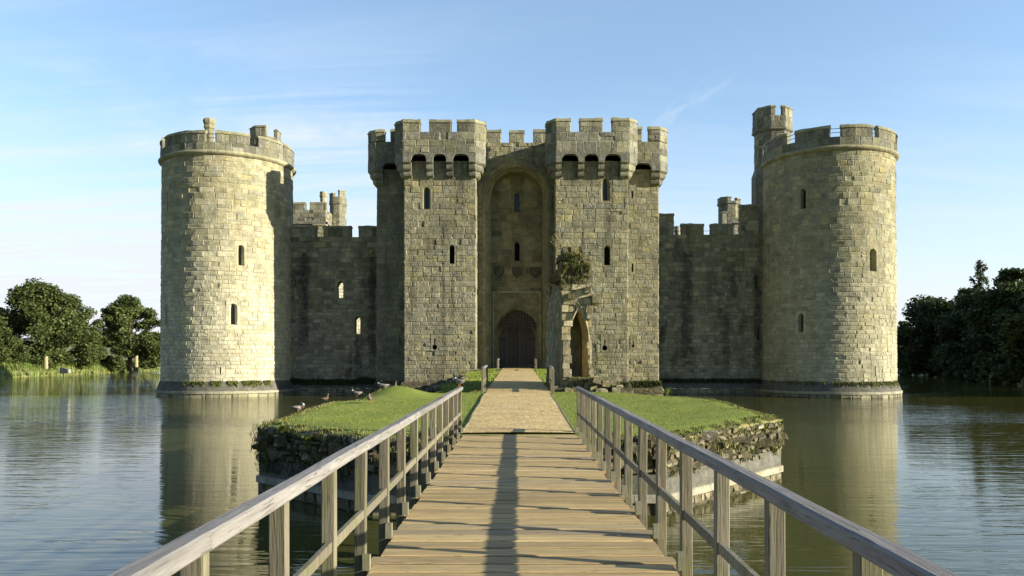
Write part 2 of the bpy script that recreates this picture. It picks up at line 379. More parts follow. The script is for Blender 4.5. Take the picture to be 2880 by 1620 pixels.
def masonry(mb, fn, u0, u1, z0, z1, rh=(.30, .46), bw=(.42, .95), relief=.05, joint=.045, holes=(), rnd=None, hole_fn=None, grow=False, hues=None):
    """coursed squared blocks; returns the holes snapped to the courses"""
    rnd = rnd or random.Random(1)
    zs = [z0]
    gk = (lambda z: .84 + .34 * max(0, min(1, (z - 2) / 10))) if grow else (lambda z: 1.0)
    while zs[-1] < z1 - rh[0] * 1.4: zs.append(zs[-1] + rnd.uniform(*rh) * gk(zs[-1]))
    sc = (z1 - z0) / (zs[-1] - z0) if zs[-1] > z0 + 1e-6 and abs(zs[-1] - z1) < rh[1] else None
    if sc is None or len(zs) < 2: zs.append(z1)
    else: zs = [z0 + (q - z0) * sc for q in zs]
    snapped = []
    for (ha, hb, za, zb) in holes:
        ia = min(range(len(zs)), key=lambda i: abs(zs[i] - za)); ib = min(range(len(zs)), key=lambda i: abs(zs[i] - zb))
        if zs[ia] > za: ia = max(0, ia - 1)
        if zs[ib] < zb: ib = min(len(zs) - 1, ib + 1)
        snapped.append((ha, hb, zs[ia], zs[ib], ia, ib))
    for r in range(len(zs) - 1):
        za, zb = zs[r], zs[r + 1]
        cuts = [(h[0], h[1]) for h in snapped if h[4] <= r < h[5]]
        if hole_fn:
            c = hole_fn((za + zb) / 2)
            if c: cuts.append(c)
        cuts.sort(); iv = []; cur = u0
        for a, b in cuts:
            if a > cur: iv.append((cur, a))
            cur = max(cur, b)
        if cur < u1: iv.append((cur, u1))
        for a, b in iv:
            us = [a]; k = rnd.uniform(.6, 1)
            while True:
                w = rnd.uniform(*bw) * gk(za) * (k if len(us) == 1 else 1)
                if rnd.random() < .12: w *= .55
                if us[-1] + w > b - bw[0] * .6: break
                us.append(us[-1] + w)
            us.append(b)
            for i in range(len(us) - 1):
                ua, ub = us[i], us[i + 1]
                parts = [(za, zb)]
                if rnd.random() < .06 and zb - za > .34: zm = (za + zb) / 2 + rnd.uniform(-.03, .03); parts = [(za, zm), (zm, zb)]
                for (pa, pb) in parts:
                    e = min(rnd.uniform(.6, 1.3) * joint, (ub - ua) * .3, (pb - pa) * .3) if True else joint
                    jj = joint * .62
                    R = [(ua, pa), (ub, pa), (ub, pb), (ua, pb)]
                    I = [(ua + e, pa + e), (ub - e, pa + e), (ub - e, pb - e), (ua + e, pb - e)]
                    I = [(x + rnd.uniform(-jj, jj), y + rnd.uniform(-jj, jj)) for x, y in I]
                    hh = relief * rnd.uniform(.45, 1.1)
                    if rnd.random() < .04: hh *= -.6
                    hs = [hh + rnd.uniform(-.38, .38) * relief for _ in range(4)]
                    i0 = len(mb.v)
                    mb.v.extend(fn(x, y, 0) for x, y in R); mb.v.extend(fn(x, y, h) for (x, y), h in zip(I, hs))
                    tn, hu = rnd.random(), rnd.random()
                    if hues: hu = hues(ua, pa, hu)
                    for q in range(4):
                        q2 = (q + 1) % 4
                        mb.f.append((i0 + q, i0 + q2, i0 + 4 + q2, i0 + 4 + q)); mb.a.append((tn, hu, 1))
                    mb.f.append((i0 + 4, i0 + 5, i0 + 6, i0 + 7)); mb.a.append((tn, hu, 0))
    return snapped

def opening(root, fn, hole, uc, zs, hs, depth=.45, inner=.55, name='window', frame='frame', front=.045, pane='pane', lift=.0, uoff=0.0):
    """stone surround filling the hole rectangle, with a splayed opening whose half width is hs at heights zs"""
    u0, u1, z0, z1 = hole[:4]
    mb = MB(); zz = [z0] + list(zs) + [z1]; hh = [0] + list(hs) + [0]
    rnd = random.Random(int(uc * 97 + z0 * 31)); a = (rnd.random(), rnd.random(), 0)
    F = lambda u, z: fn(u, z, front)
    # face strips
    mb.quad([F(u0, z0), F(u1, z0), F(u1, zs[0]), F(u0, zs[0])], a)
    for i in range(len(zs) - 1):
        za, zb, ha, hb = zs[i], zs[i + 1], hs[i], hs[i + 1]
        mb.quad([F(u0, za), F(uc - ha, za), F(uc - hb, zb), F(u0, zb)], a)
        mb.quad([F(uc + ha, za), F(u1, za), F(u1, zb), F(uc + hb, zb)], a)
    mb.quad([F(u0, zs[-1]), F(u1, zs[-1]), F(u1, z1), F(u0, z1)], a)
    for (p, q) in (((u0, z0), (u1, z0)), ((u1, z0), (u1, z1)), ((u1, z1), (u0, z1)), ((u0, z1), (u0, z0))):
        mb.quad([fn(p[0], p[1], -.02), fn(q[0], q[1], -.02), F(*q), F(*p)], a)
    # reveal
    out = [(uc - h, z) for z, h in zip(zs, hs)] + [(uc + h, z) for z, h in reversed(list(zip(zs, hs)))]
    zc = (zs[0] + zs[-1]) / 2
    def inn(p, k, kz): return (uc + uoff + (p[0] - uc) * k, zs[0] + lift + (p[1] - zs[0]) * kz)
    o1 = [fn(p[0], p[1], front) for p in out]
    o2 = [fn(*inn(p, (1 + inner) / 2, .97), -depth * .35) for p in out]
    o25 = [fn(*inn(p, inner * 1.12, .95), -depth * .4) for p in out]
    o3 = [fn(*inn(p, inner, .94), -depth) for p in out]
    for A, B in ((o1, o2), (o2, o25), (o25, o3)):
        for i in range(len(out)):
            j = (i + 1) % len(out)
            mb.quad([A[j], A[i], B[i], B[j]], a)
    w = mb.build(name, M[frame], root)
    if pane:
        pb = MB(); n = len(zs)
        P = [fn(*inn(p, inner, .94), -depth + .03) for p in out]
        for i in range(n - 1):
            pb.quad([P[i], P[2 * n - 1 - i], P[2 * n - 2 - i], P[i + 1]])
        pb.build('pane', M[pane], w)
    return w
def lancet_prof(z0, z1, a, pointed=1.3, n=7):
    """half-width profile of a lancet from sill z0 to apex z1"""
    ah = a * pointed; zs = [z0, z1 - ah]; hs = [a, a]
    for i in range(1, n + 1):
        t = i / n
        zs.append(z1 - ah + ah * t); hs.append(max(a * math.sqrt(max(0, 1 - t ** 1.8)), .002) if i < n else .004)
    return zs, hs
def keyhole_prof(z0, z1, w=.05, r=.2):
    zs = []; hs = []
    for i in range(9):
        t = -1 + 2 * i / 8; h = r * math.sqrt(max(0, 1 - t * t)); zs.append(z0 + r + r * t); hs.append(max(h, .01 if i < 8 else w))
    zs.append(z1); hs.append(w)
    return zs, hs

def offset_pl(pts, o):
    """offset an open CCW-outwards polyline by o (to the right of travel = outwards)"""
    P = [Vector(p) for p in pts]; out = []
    for i in range(len(P)):
        ns = []
        if i > 0: d = (P[i] - P[i - 1]).normalized(); ns.append(Vector((d.y, -d.x)))
        if i < len(P) - 1: d = (P[i + 1] - P[i]).normalized(); ns.append(Vector((d.y, -d.x)))
        n = sum(ns, Vector((0, 0))); n.normalize(); k = 1 / max(.5, n.dot(ns[0]))
        out.append(P[i] + n * o * k)
    return out
def merlon(root, pts, z0, z1, t=.55, rnd=None, mat='crown', cop='coping', caph=.28, relief=.03):
    mb = MB(); inner = offset_pl(pts, -t)
    loop = [Vector(p) for p in pts] + list(reversed(inner))
    zt = z1 - caph
    for i in range(len(loop)):
        p, q = loop[i], loop[(i + 1) % len(loop)]
        if (q - p).length < .02: continue
        masonry(mb, line_fn(p, q), 0, (q - p).length, z0, zt, (.32, .42), (.5, 1.0), relief, .035, rnd=rnd)
    o = mb.build('merlon', M[mat], root)
    cb = MB(); P = []
    for p, q in zip(pts, pts[1:]):
        p, q = Vector(p), Vector(q); k = max(1, int((q - p).length / .32)); P += [p.lerp(q, i / k) for i in range(k)]
    P.append(Vector(pts[-1]))
    # lengthen ends slightly
    d0 = (P[0] - P[1]).normalized() * .05; d1 = (P[-1] - P[-2]).normalized() * .05
    P[0] = P[0] + d0; P[-1] = P[-1] + d1
    prof = [(.07, 0), (.07, .07), (.02, .10), (-.02, caph - .05), (-.06, caph), (-t + .06, caph), (-t + .02, caph - .06), (-t - .05, .08), (-t - .05, 0)]
    rings = []
    offs = [offset_pl(P, q[0]) for q in prof]
    for i in range(len(P)):
        rings.append([(offs[k][i].x, offs[k][i].y, zt - .01 + prof[k][1] + (rnd.uniform(-.045, .025) if 2 < k < 7 else rnd.uniform(-.012, .012))) for k in range(len(prof))])
    cb.loft(rings, True, True, (rnd.random(), rnd.random(), 0))
    cb.build('coping', M[cop], o)
    return o

def lathe(mb, cx, cy, prof, n=96, a=(.5, .5, 0), t0=0, t1=2 * PI, jit=0.0, rnd=None):
    full = abs(t1 - t0 - 2 * PI) < 1e-6
    m = n if full else n + 1
    rings = []
    for (r, z) in prof:
        rings.append([(cx + (r + (rnd.uniform(-jit, jit) if jit else 0)) * math.cos(t0 + (t1 - t0) * k / n), cy + (r + (rnd.uniform(-jit, jit) if jit else 0)) * math.sin(t0 + (t1 - t0) * k / n), z + (rnd.uniform(-jit, jit) * .5 if jit else 0)) for k in range(m)])
    mb.loft(rings, full, False, a)

def ray_ang(px, cx, cy, r):
    k = (px - PX0) / FPX
    A = k * k + 1; B = -2 * (k * cx + cy); C_ = cx * cx + cy * cy - r * r
    disc = B * B - 4 * A * C_
    t = (-B - math.sqrt(max(disc, 0))) / (2 * A)
    return math.atan2(t - cy, k * t - cx), t

# ------------------------------------------------------------------ water, ground
wmb = MB(); S = 900
wmb.quad([(-S, -120, WZ), (S, -120, WZ), (S, 600, WZ), (-S, 600, WZ)])
wo = wmb.build('water', M['water']); tag(wo, kind='structure')

def gh(x, y):
    return .8 * mnoise.noise(Vector((x * .02, y * .02, 3)))
MOAT = [(-74, -14), (74, -14), (60, 20), (50, 55), (53, 82), (62, 105), (69, 123), (73, 147), (70, 190), (-60, 195), (-78, 185), (-76, 167), (-75, 140), (-74, 112), (-75, 60), (-76, 20)]
def ring_ground():
    mb = MB(); P = []
    n = len(MOAT)
    for i in range(n):
        a, b = Vector(MOAT[i]), Vector(MOAT[(i + 1) % n])
        for k in range(8): P.append(a.lerp(b, k / 8))
    c = Vector((0, 90)); rings = []
    steps = [(-.6, -2.2), (0, -1.75), (.5, -1.0), (1.6, -.25), (3.2, .15), (6, .35), (12, .3), (30, .4), (70, .8), (160, 2.0), (400, 9), (1200, 26), (5000, 30)]
    m = len(P)
    for si, (o, z) in enumerate(steps):
        r = []
        for i in range(m):
            p = P[i]; d = (P[(i + 1) % m] - P[i - 1]).normalized(); nn = Vector((d.y, -d.x))
            if o > 10: nn = (nn + (p - c).normalized() * min(3, o / 30)).normalized()
            q = p + nn * o * (1 + .0 * i)
            jz = .25 * mnoise.noise(Vector((p.x * .15, p.y * .15, o))) if 0 < o < 100 else 0
            r.append((q.x, q.y, z + jz))
        rings.append(r)
    mb.loft(rings, True, False)
    return mb
go = ring_ground().build('ground', M['meadow'], None, True); tag(go, kind='structure')

# ------------------------------------------------------------------ round corner towers
def round_tower(cx, cy, R, zst, zsill, ztop, label, mat, merl_px, wins, rnd, railgaps, ledge_px):
    root = thing('round_tower', (cx, cy, WZ), label, 'tower', 'round corner towers of the castle')
    rf = lambda z: R + .10 * (1 - (z + .4) / 18)
    fn = circ_fn(cx, cy, rf, R)
    T0, T1 = -PI * 1.15, PI * .15
    holes = []; specs = []
    for w in wins:
        th, D = ray_ang(w['px'], cx, cy, R); u = th * R
        za, zb = ZZ(w['y1'], D), ZZ(w['y0'], D); hw = w['w'] * D / FPX / 2
        m = w.get('m', .22); holes.append((u - hw - m, u + hw + m, za - (.15 if w['k'] != 'slit' else 0), zb + .12))
        specs.append((u, za, zb, hw, w))
    mb = MB()
    sn = masonry(mb, fn, T0 * R, (T0 + 2 * PI) * R, -.42, zst, (.29, .43), (.42, .95), .038, .045, holes, rnd, grow=True)
    mb.build('wall', M[mat], root)
    for h, (u, za, zb, hw, w) in zip(sn, specs):
        if w['k'] == 'slit':
            opening(root, fn, h, u, [za, zb], [hw, hw], .5, .9, 'arrow_slit', mat, .04, 'void')
        elif w['k'] == 'blind':
            zs, hs = lancet_prof(za, zb, hw, 1.1); opening(root, fn, h, u, zs, hs, .15, .8, 'blind_window', 'frame', .04, 'frame')
        else:
            zs, hs = lancet_prof(za, zb, hw, w.get('pt', 1.1)); opening(root, fn, h, u, zs, hs, w.get('d', .55), .52, 'window', mat, .03, 'pane', .05)
    # plinth
    pm = MB()
    lathe(pm, cx, cy, [(R - .1, -.40), (R + .16, -.44), (R + .20, -.56), (R + .30, -.80), (R + .40, -1.08), (R + .42, -1.14)], 120, jit=.012, rnd=rnd)
    pm.build('plinth', M['plinth'], root, True)
    lm = MB(); lathe(lm, cx, cy, [(R + .38, -1.13), (R + .50, -1.14), (R + .50, -1.33), (R + .4, -1.33)], 120)
    lm.build('ledge', M['ledge'], root)
    bm_ = MB(); f2 = circ_fn(cx, cy, lambda z: R + .42, R)
    masonry(bm_, f2, T0 * R, (T0 + 2 * PI) * R, -1.9, -1.33, (.25, .3), (.4, .8), .06, .06, rnd=rnd)
    bm_.build('waterline_course', M['base'], root)
    # string course
    sm = MB(); lathe(sm, cx, cy, [(R - .1, zst - .12), (R + .10, zst - .05), (R + .26, zst + .06), (R + .30, zst + .16), (R + .24, zst + .24), (R + .12, zst + .33), (R, zst + .35)], 120, jit=.01, rnd=rnd)
    sm.build('string_course', M[mat], root, True)
    # parapet
    Rp = R + .10; fp = circ_fn(cx, cy, lambda z: Rp, Rp)
    pm = MB(); masonry(pm, fp, T0 * Rp, (T0 + 2 * PI) * Rp, zst + .30, zsill, (.3, .42), (.5, 1.0), .04, .04, rnd=rnd)
    lathe(pm, cx, cy, [(Rp + .02, zsill), (Rp - .55, zsill + .02), (Rp - .55, zst + .1)], 96)
    pm.build('parapet', M['crown'], root)
    fl = MB(); lathe(fl, cx, cy, [(Rp - .5, zst + .2), (.01, zst + .25)], 48); fl.build('roof', M['plinth'], root)
    # merlons: those measured, then a regular series round the back
    angs = []
    for a, b in merl_px:
        ta = ray_ang(a, cx, cy, Rp)[0] if a else -PI + .02
        tb = ray_ang(b, cx, cy, Rp)[0] if b else -.02
        if a is None or a < 0: ta = tb - .36
        if b is None: tb = ta + .42
        if tb < ta: tb += 2 * PI
        angs.append((ta, tb))
    t = angs[-1][1] + .14; end = angs[0][0] + 2 * PI - .14; k = max(1, round((end - t) / .62)); st = (end - t + .14) / k
    for i in range(k): angs.append((t + i * st, t + i * st + st - .14))
    for (ta, tb) in angs:
        n = max(2, int((tb - ta) * Rp / .45)); pts = [(cx + Rp * math.cos(ta + (tb - ta) * q / n), cy + Rp * math.sin(ta + (tb - ta) * q / n)) for q in range(n + 1)]
        merlon(root, pts, zsill, ztop, .36, rnd)
    for (a, b) in railgaps:
        ta = ray_ang(a, cx, cy, Rp)[0]; tb = ray_ang(b, cx, cy, Rp)[0]; r2 = Rp - .25
        for hz in (.38, .68):
            rb = MB(); rb.tube([(cx + r2 * math.cos(ta + (tb - ta) * q / 3), cy + r2 * math.sin(ta + (tb - ta) * q / 3), zsill + hz) for q in range(4)], .022, 6)
            rb.build('guard_rail', M['iron'], root)
    return root

def oct_turret(root, cx, cy, r, z0, zstr, zsill, ztop, rnd, mat='crown', name='stair_turret', merl=True, rot=PI / 8, n=8, flare=.15, hues=None):
    """octagonal stair turret with string course and merlons on alternate corners"""
    V = lambda rr: [Vector((cx + rr * math.cos(rot + 2 * PI * k / n), cy + rr * math.sin(rot + 2 * PI * k / n))) for k in range(n)]
    mb = MB(); P = V(r)
    for k in range(n):
        p, q = P[k], P[(k + 1) % n]
        masonry(mb, line_fn(p, q), 0, (q - p).length, z0, zstr, (.3, .45), (.4, .8), .04, .04, rnd=rnd)
    t = mb.build(name, M[mat], root)
    sb = MB()
    lathe(sb, cx, cy, [(r, zstr - .15), (r + flare + .08, zstr), (r + flare + .1, zstr + .12), (r + flare, zstr + .18)], 8, t0=rot, t1=rot + 2 * PI)
    P = V(r + flare)
    for k in range(n):
        p, q = P[k], P[(k + 1) % n]
        masonry(sb, line_fn(p, q), 0, (q - p).length, zstr + .15, zsill, (.3, .45), (.4, .8), .04, .04, rnd=rnd)
    lathe(sb, cx, cy, [(r + flare, zsill), (r - .2, zsill + .01), (r - .2, zsill - .5), (0.01, zsill - .5)], 8, t0=rot, t1=rot + 2 * PI)
    sb.build('turret_parapet', M['crown'], t)
    return t, P

rl = random.Random(11)
LT = (-23.9, 65.0, 5.08)
lw = [dict(px=677, y0=689, y1=747, w=19, k='win', pt=1.2), dict(px=656, y0=853, y1=914, w=22, k='win', pt=1.2),
      dict(px=620.5, y0=1032, y1=1053, w=3.4, k='slit', m=.3), dict(px=783, y0=590, y1=612, w=3.4, k='slit', m=.3),
      dict(px=471, y0=855, y1=915, w=9, k='blind', m=.12), dict(px=473, y0=540, y1=595, w=8, k='blind', m=.12)]
left_tower = round_tower(*LT, 17.05, 17.95, 18.9, 'sunlit cream stone round tower nearest the two oak trees, with a chimney on its roof', 'tower',
    [(464, 493), (496, 577), (607, 702), (727, 796), (799, 826)], lw, rl, [(577, 607), (702, 727)], None)
# chimney
chx, chy = XY(589, 66.5), 66.5
cb = MB()
lathe(cb, chx, chy, [(.38, 17), (.38, 18.0), (.36, 18.1), (.35, 20.8), (.44, 20.9), (.45, 21.05), (.40, 21.15), (.50, 21.35), (.53, 21.55), (.46, 21.7), (.25, 21.72)], 8, t0=PI / 8, t1=PI / 8 + 2 * PI)
cb.build('chimney', M['coping'], left_tower)
tx, ty = XY(747, 68.3), 68.3
tt, P = oct_turret(left_tower, tx, ty, 1.18, 17, 19.7, 20.45, 21.4, rl, flare=.12)
for ks in ((4, 5, 6), (7, 8)):
    pts = [P[k % 8] for k in ks]; 
    pts[-1] = pts[-2].lerp(pts[-1], .9)
    merlon(left_tower, pts, 20.45, 21.4 - (.15 if ks[0] == 7 else 0), .3, rl, caph=.2)

RT = (25.4, 63.9, 5.0)
rw = [dict(px=2259.5, y0=531, y1=587, w=15, k='win', pt=1.2), dict(px=2454, y0=699, y1=763, w=23, k='win', pt=1.2),
      dict(px=2253.5, y0=881, y1=934, w=15, k='win', pt=1.2), dict(px=2458, y0=1029, y1=1058, w=3.6, k='slit', m=.3),
      dict(px=2151, y0=845, y1=862, w=2.4, k='slit', m=.2)]
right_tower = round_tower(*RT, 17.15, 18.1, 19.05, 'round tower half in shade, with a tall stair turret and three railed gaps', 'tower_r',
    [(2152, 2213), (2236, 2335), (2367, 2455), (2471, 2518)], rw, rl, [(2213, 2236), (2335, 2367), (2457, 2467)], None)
tx, ty = XY(2172, 68.2), 68.2
tt, P = oct_turret(right_tower, tx, ty, 1.5, 10, 20.95, 22.1, 22.95, rl, flare=.15)
lathe_mb = MB(); lathe(lathe_mb, tx, ty, [(1.75, 9.5), (1.75, 17.2), (1.5, 17.9)], 8, t0=PI / 8, t1=PI / 8 + 2 * PI); lathe_mb.build('turret_base', M['crown'], right_tower)
for ks, tr in (((3, 4, 5), .95), ((6, 7, 8), .8)):
    pts = [P[k % 8] for k in ks]
    if ks[0] == 3: pts[-1] = pts[-2].lerp(pts[-1], 1.0); pts.append(P[5].lerp(P[6], .32))
    else: pts[0] = P[5].lerp(P[6], .78); pts.insert(1, P[6])
    merlon(right_tower, pts, 22.1, 23.0, .32, rl, caph=.22)

# ------------------------------------------------------------------ curtain walls
def curtain(name, label, x0, x1, D, ztop_list, zsill, holes, rnd, spec, drains=()):
    root = thing(name, ((x0 + x1) / 2, D, WZ), label, 'castle wall', 'curtain walls either side of the gatehouse')
    fn = line_fn((x0, D), (x1, D)); mb = MB()
    sn = masonry(mb, fn, 0, x1 - x0, -.42, zsill, (.27, .42), (.38, .9), .045, .045, holes, rnd, grow=True)
    bh = [(x1 - x0 - h[1] - .9, x1 - x0 - h[0] + .5, h[2] - .7, h[3] + 1.1) for h, q in zip(holes, spec) if q[4] == 'open']
    masonry(mb, line_fn((x1, D + 2.2), (x0, D + 2.2)), 0, x1 - x0, -.4, zsill, (.4, .5), (.7, 1.2), .03, .04, bh, rnd)
    mb.quad([(x0, D, zsill), (x1, D, zsill), (x1, D + .6, zsill + .02), (x0, D + .6, zsill + .02)])
    mb.quad([(x0, D + .6, zsill + .02), (x1, D + .6, zsill + .02), (x1, D + .6, zsill - 1.2), (x0, D + .6, zsill - 1.2)])
    mb.quad([(x0, D + .6, zsill - 1.2), (x1, D + .6, zsill - 1.2), (x1, D + 2.2, zsill - 1.2), (x0, D + 2.2, zsill - 1.2)])
    mb.build('wall', M['curtain'], root)
    for h, (uc, za, zb, hw, kind) in zip(sn, spec):
        if kind == 'open':
            zs, hs = lancet_prof(za, zb, hw, 1.5); hs = [q * (1 + .12 * math.sin(i * 2.3)) for i, q in enumerate(hs)]
            opening(root, fn, h, uc, zs, hs, .9, 1.25, 'window', 'curtain', .03, None)
        elif kind == 'slit': opening(root, fn, h, uc, [za, zb], [hw, hw], .4, .9, 'arrow_slit', 'curtain', .03, 'void')
        else:
            opening(root, fn, h, uc, [za, zb], [hw, hw], .35, .9, 'blocked_window', 'curtain', .03, 'plinth')
    pm = MB(); L = x1 - x0; n = 40; prof = [(0.02, -.40), (-.14, -.43), (-.22, -.6), (-.34, -1.0), (-.38, -1.12)]
    pm.loft([[(x0 + L * k / n, D + o + rnd.uniform(-.015, .015), z + rnd.uniform(-.015, .015)) for (o, z) in prof] for k in range(n + 1)], False, False)
    pm.f = [tuple(reversed(f)) for f in pm.f]
    pm.build('plinth', M['plinth'], root)
    wm = MB(); masonry(wm, line_fn((x0, D - .38), (x1, D - .38)), 0, L, -1.9, -1.12, (.25, .4), (.5, .9), .05, .05, rnd=rnd)
    wm.build('waterline_course', M['base'], root)
    for (ma, mb_, zt) in ztop_list:
        merlon(root, [(ma, D), (mb_, D)], zsill, zt, .6, rnd, 'curtain', 'coping', .22)
    for (dx, dz) in drains:
        db = MB(); db.box(dx - .12, dx + .12, D - .45, D + .05, dz - .1, dz + .12, j=.02, rnd=rnd); db.build('drain_spout', M['curtain'], root)
    return root
CD = 65.0
def cx_(px): return XY(px, CD)
rc = random.Random(5)
lx0, lx1 = -19.6, -11.1
def hs_(pxa, pxb, ya, yb, x0, m=.18):
    return (cx_(pxa) - x0 - m, cx_(pxb) - x0 + m, ZZ(yb, CD) - .05, ZZ(ya, CD) + .1), ((cx_(pxa) + cx_(pxb)) / 2 - x0, ZZ(yb, CD), ZZ(ya, CD), (cx_(pxb) - cx_(pxa)) / 2)
items = [(949, 965, 790, 838, 'open'), (999, 1013, 889, 939, 'open'), (830, 832.5, 786, 806, 'slit')]
H = []; SP = []
for a, b, c, d, k in items:
    h, s = hs_(a, b, c, d, lx0); H.append(h); SP.append((*s, k))
curtain('curtain_wall', 'shaded curtain wall between the sunlit round tower and the gatehouse, pierced by two bright window openings', lx0, lx1, CD,
    [(cx_(800), cx_(888), 12.42), (cx_(910), cx_(986), 12.42), (cx_(1009), lx1 + .0, 12.42)], 11.45, H, rc, SP,
    [(cx_(857), 10.2), (cx_(1047), 10.15)])
rx0, rx1 = 11.28, 20.8
H = []; SP = []
for a, b, c, d, k in [(2122, 2131, 776, 811, 'blocked'), (2128, 2136, 924, 955, 'blocked')]:
    h, s = hs_(a, b, c, d, rx0); H.append(h); SP.append((*s, k))
rcw = curtain('curtain_wall', 'shaded curtain wall with a dark vertical stain, between the gatehouse and the half shaded round tower', rx0, rx1, CD,
    [(rx0, cx_(1895), 13.45), (cx_(1918), cx_(1979), 12.6), (cx_(2001), cx_(2062), 12.6), (cx_(2083), cx_(2134), 14.2)], 11.65, H, rc, SP)
for a, b in ((1895, 1918), (1979, 2001)):
    gb = MB(); gb.tube([(cx_(a), CD + .3, 12.0), (cx_(b), CD + .3, 12.0)], .02, 6); gb.build('guard_rail', M['iron'], rcw)
db = MB(); db.tube([(cx_(1931), CD - .02, 10.2), (cx_(1931), CD - .3, 10.1)], .16, 8); db.build('drain_spout', M['curtain'], rcw)

# ------------------------------------------------------------------ gatehouse
G = thing('gatehouse', (0, 61, WZ), 'grey stone gatehouse with twin square towers, machicolated parapets and an arched wooden gate', 'gatehouse')
rg = random.Random(21)
FD, BD, CW, RD = 59.5, 62.2, 61.8, 63.5
LX0, LX1, LB = -8.55, -3.11, -11.1
RX0, RX1, RB = 2.95, 8.47, 11.28
ZB = 15.1                                   # where the corbels start
ZC0, ZSILL, ZTOP = 16.15, 18.42, 19.4       # crown wall, crenel sill, merlon top
def gate_face(p0, p1, z0, z1, mat, wins=(), mats='wall', hues=None, rel=.04):
    fn = line_fn(p0, p1); mb = MB(); H = []; S = []
    D = p0[1]
    for w in wins:
        u = XY(w['px'], D) - p0[0]; za, zb = ZZ(w['y1'], D), ZZ(w['y0'], D); hw = w['w'] * D / FPX / 2; m = w.get('m', .2)
        H.append((u - hw - m, u + hw + m, za - .08, zb + .12)); S.append((u, za, zb, hw, w))
    sn = masonry(mb, fn, 0, fn.L, z0, z1, (.31, .46), (.45, 1.0), rel, .045, H, rg, hues=hues, grow=True)
    mb.build(mats, M[mat], G)
    for h, (u, za, zb, hw, w) in zip(sn, S):
        if w['k'] == 'win':
            zs, hs = lancet_prof(za, zb, hw, w.get('pt', 1.2)); opening(G, fn, h, u, zs, hs, .5, w.get('in', .6), 'window', w.get('f', 'gate'), .03, w.get('p', 'pane'), .03)
        elif w['k'] == 'key':
            zs, hs = keyhole_prof(za, zb, w.get('sw', .05), w.get('r', .2)); opening(G, fn, h, u, zs, hs, .5, .9, 'arrow_loop', mat, .05, 'void')
        else: opening(G, fn, h, u, [za, zb], [hw, hw], .4, .9, 'arrow_slit', mat, .05, 'void')
# front faces
gate_face((LX0, FD), (LX1, FD), -.42, ZB + 1.3, 'gate', [
    dict(px=1200, y0=526, y1=588, w=22, k='win', pt=1.1, **{'in': .45}), dict(px=1271, y0=688, y1=742, w=15, k='win', p='void', **{'in': .85}, m=.12),
    dict(px=1222.5, y0=952, y1=984, w=13, k='key', m=.12)])
gate_face((RX0, FD), (RX1, FD), -.42, ZB + 1.3, 'gate', [
    dict(px=1703.5, y0=500, y1=565, w=24, k='win', pt=1.7, **{'in': .42}), dict(px=1708, y0=690, y1=746, w=17, k='win', p='void', **{'in': .85}, m=.12),
    dict(px=1701, y0=955, y1=986, w=13, k='key', m=.12)])
# inner and outer sides of the front towers
for (p0, p1) in (((LX1, FD), (LX1, CW)), ((LX0, BD), (LX0, FD)), ((RX0, CW), (RX0, FD)), ((RX1, FD), (RX1, BD)), ((LB, 70), (LB, BD)), ((RB, BD), (RB, 70))):
    gate_face(p0, p1, -.42, ZB + 1.3, 'gate')
gate_face((LB, BD), (LX0, BD), -.42, ZB + 1.3, 'gate', [dict(px=1125, y0=951, y1=968, w=3, k='slit', m=.25)])
gate_face((RX1, BD), (RB, BD), -.42, ZB + 1.3, 'gate', [
    dict(px=1778.5, y0=537, y1=558, w=5, k='slit', m=.2), dict(px=1779, y0=741, y1=765, w=5, k='slit', m=.2), dict(px=1780.5, y0=959, y1=977, w=6, k='key', r=.11, sw=.045, m=.15)])
gate_face((RB, 70), (LB, 70), -.4, 17.5, 'gate')
# centre wall with the tall arch
AC, AW, AZ, ASP = 0.02, 2.45, 16.70, 14.3
def arch_w(z, w, zsp, zap):
    if z <= zsp: return w
    t = (z - zsp) / (zap - zsp)
    return w * math.sqrt(max(0, 1 - t * t)) if t < 1 else 0
mb = MB()
def hf(z):
    w = arch_w(z, AW + .05, ASP, AZ)
    return (AC - LX1 - w, AC - LX1 + w) if w > .02 else None
masonry(mb, line_fn((LX1, CW), (RX0, CW)), 0, RX0 - LX1, .3, ZSILL, (.3, .45), (.45, .95), .045, .045, rnd=rg, hole_fn=hf)
mb.build('wall', M['gate'], G)
am = MB()
def arch_outline(w, zsp, zap, zb, n=20):
    P = [(AC - w, zb), (AC - w, (zb + zsp) / 2), (AC - w, zsp)]
    for i in range(1, n): t = PI * (1 - i / n); P.append((AC + w * math.cos(t), zsp + (zap - zsp) * math.sin(t)))
    return P + [(AC + w, zsp), (AC + w, (zb + zsp) / 2), (AC + w, zb)]
prof = [(AW + .30, .0, .30), (AW + .28, -.07, .28), (AW + .02, -.07, .02), (AW - .02, .02, -.02), (AW - .22, .22, -.22), (AW - .24, .36, -.24), (AW - .40, .50, -.42), (AW - .40, RD - CW, -.42)]
rings = [[(x, CW + o, z) for (x, z) in arch_outline(w, ASP, AZ + dz, .3)] for (w, o, dz) in prof]
am.loft(rings, False, False, (.5, .5, 0)); am.f = [tuple(reversed(f)) for f in am.f]
am.build('arch_moulding', M['recess'], G)
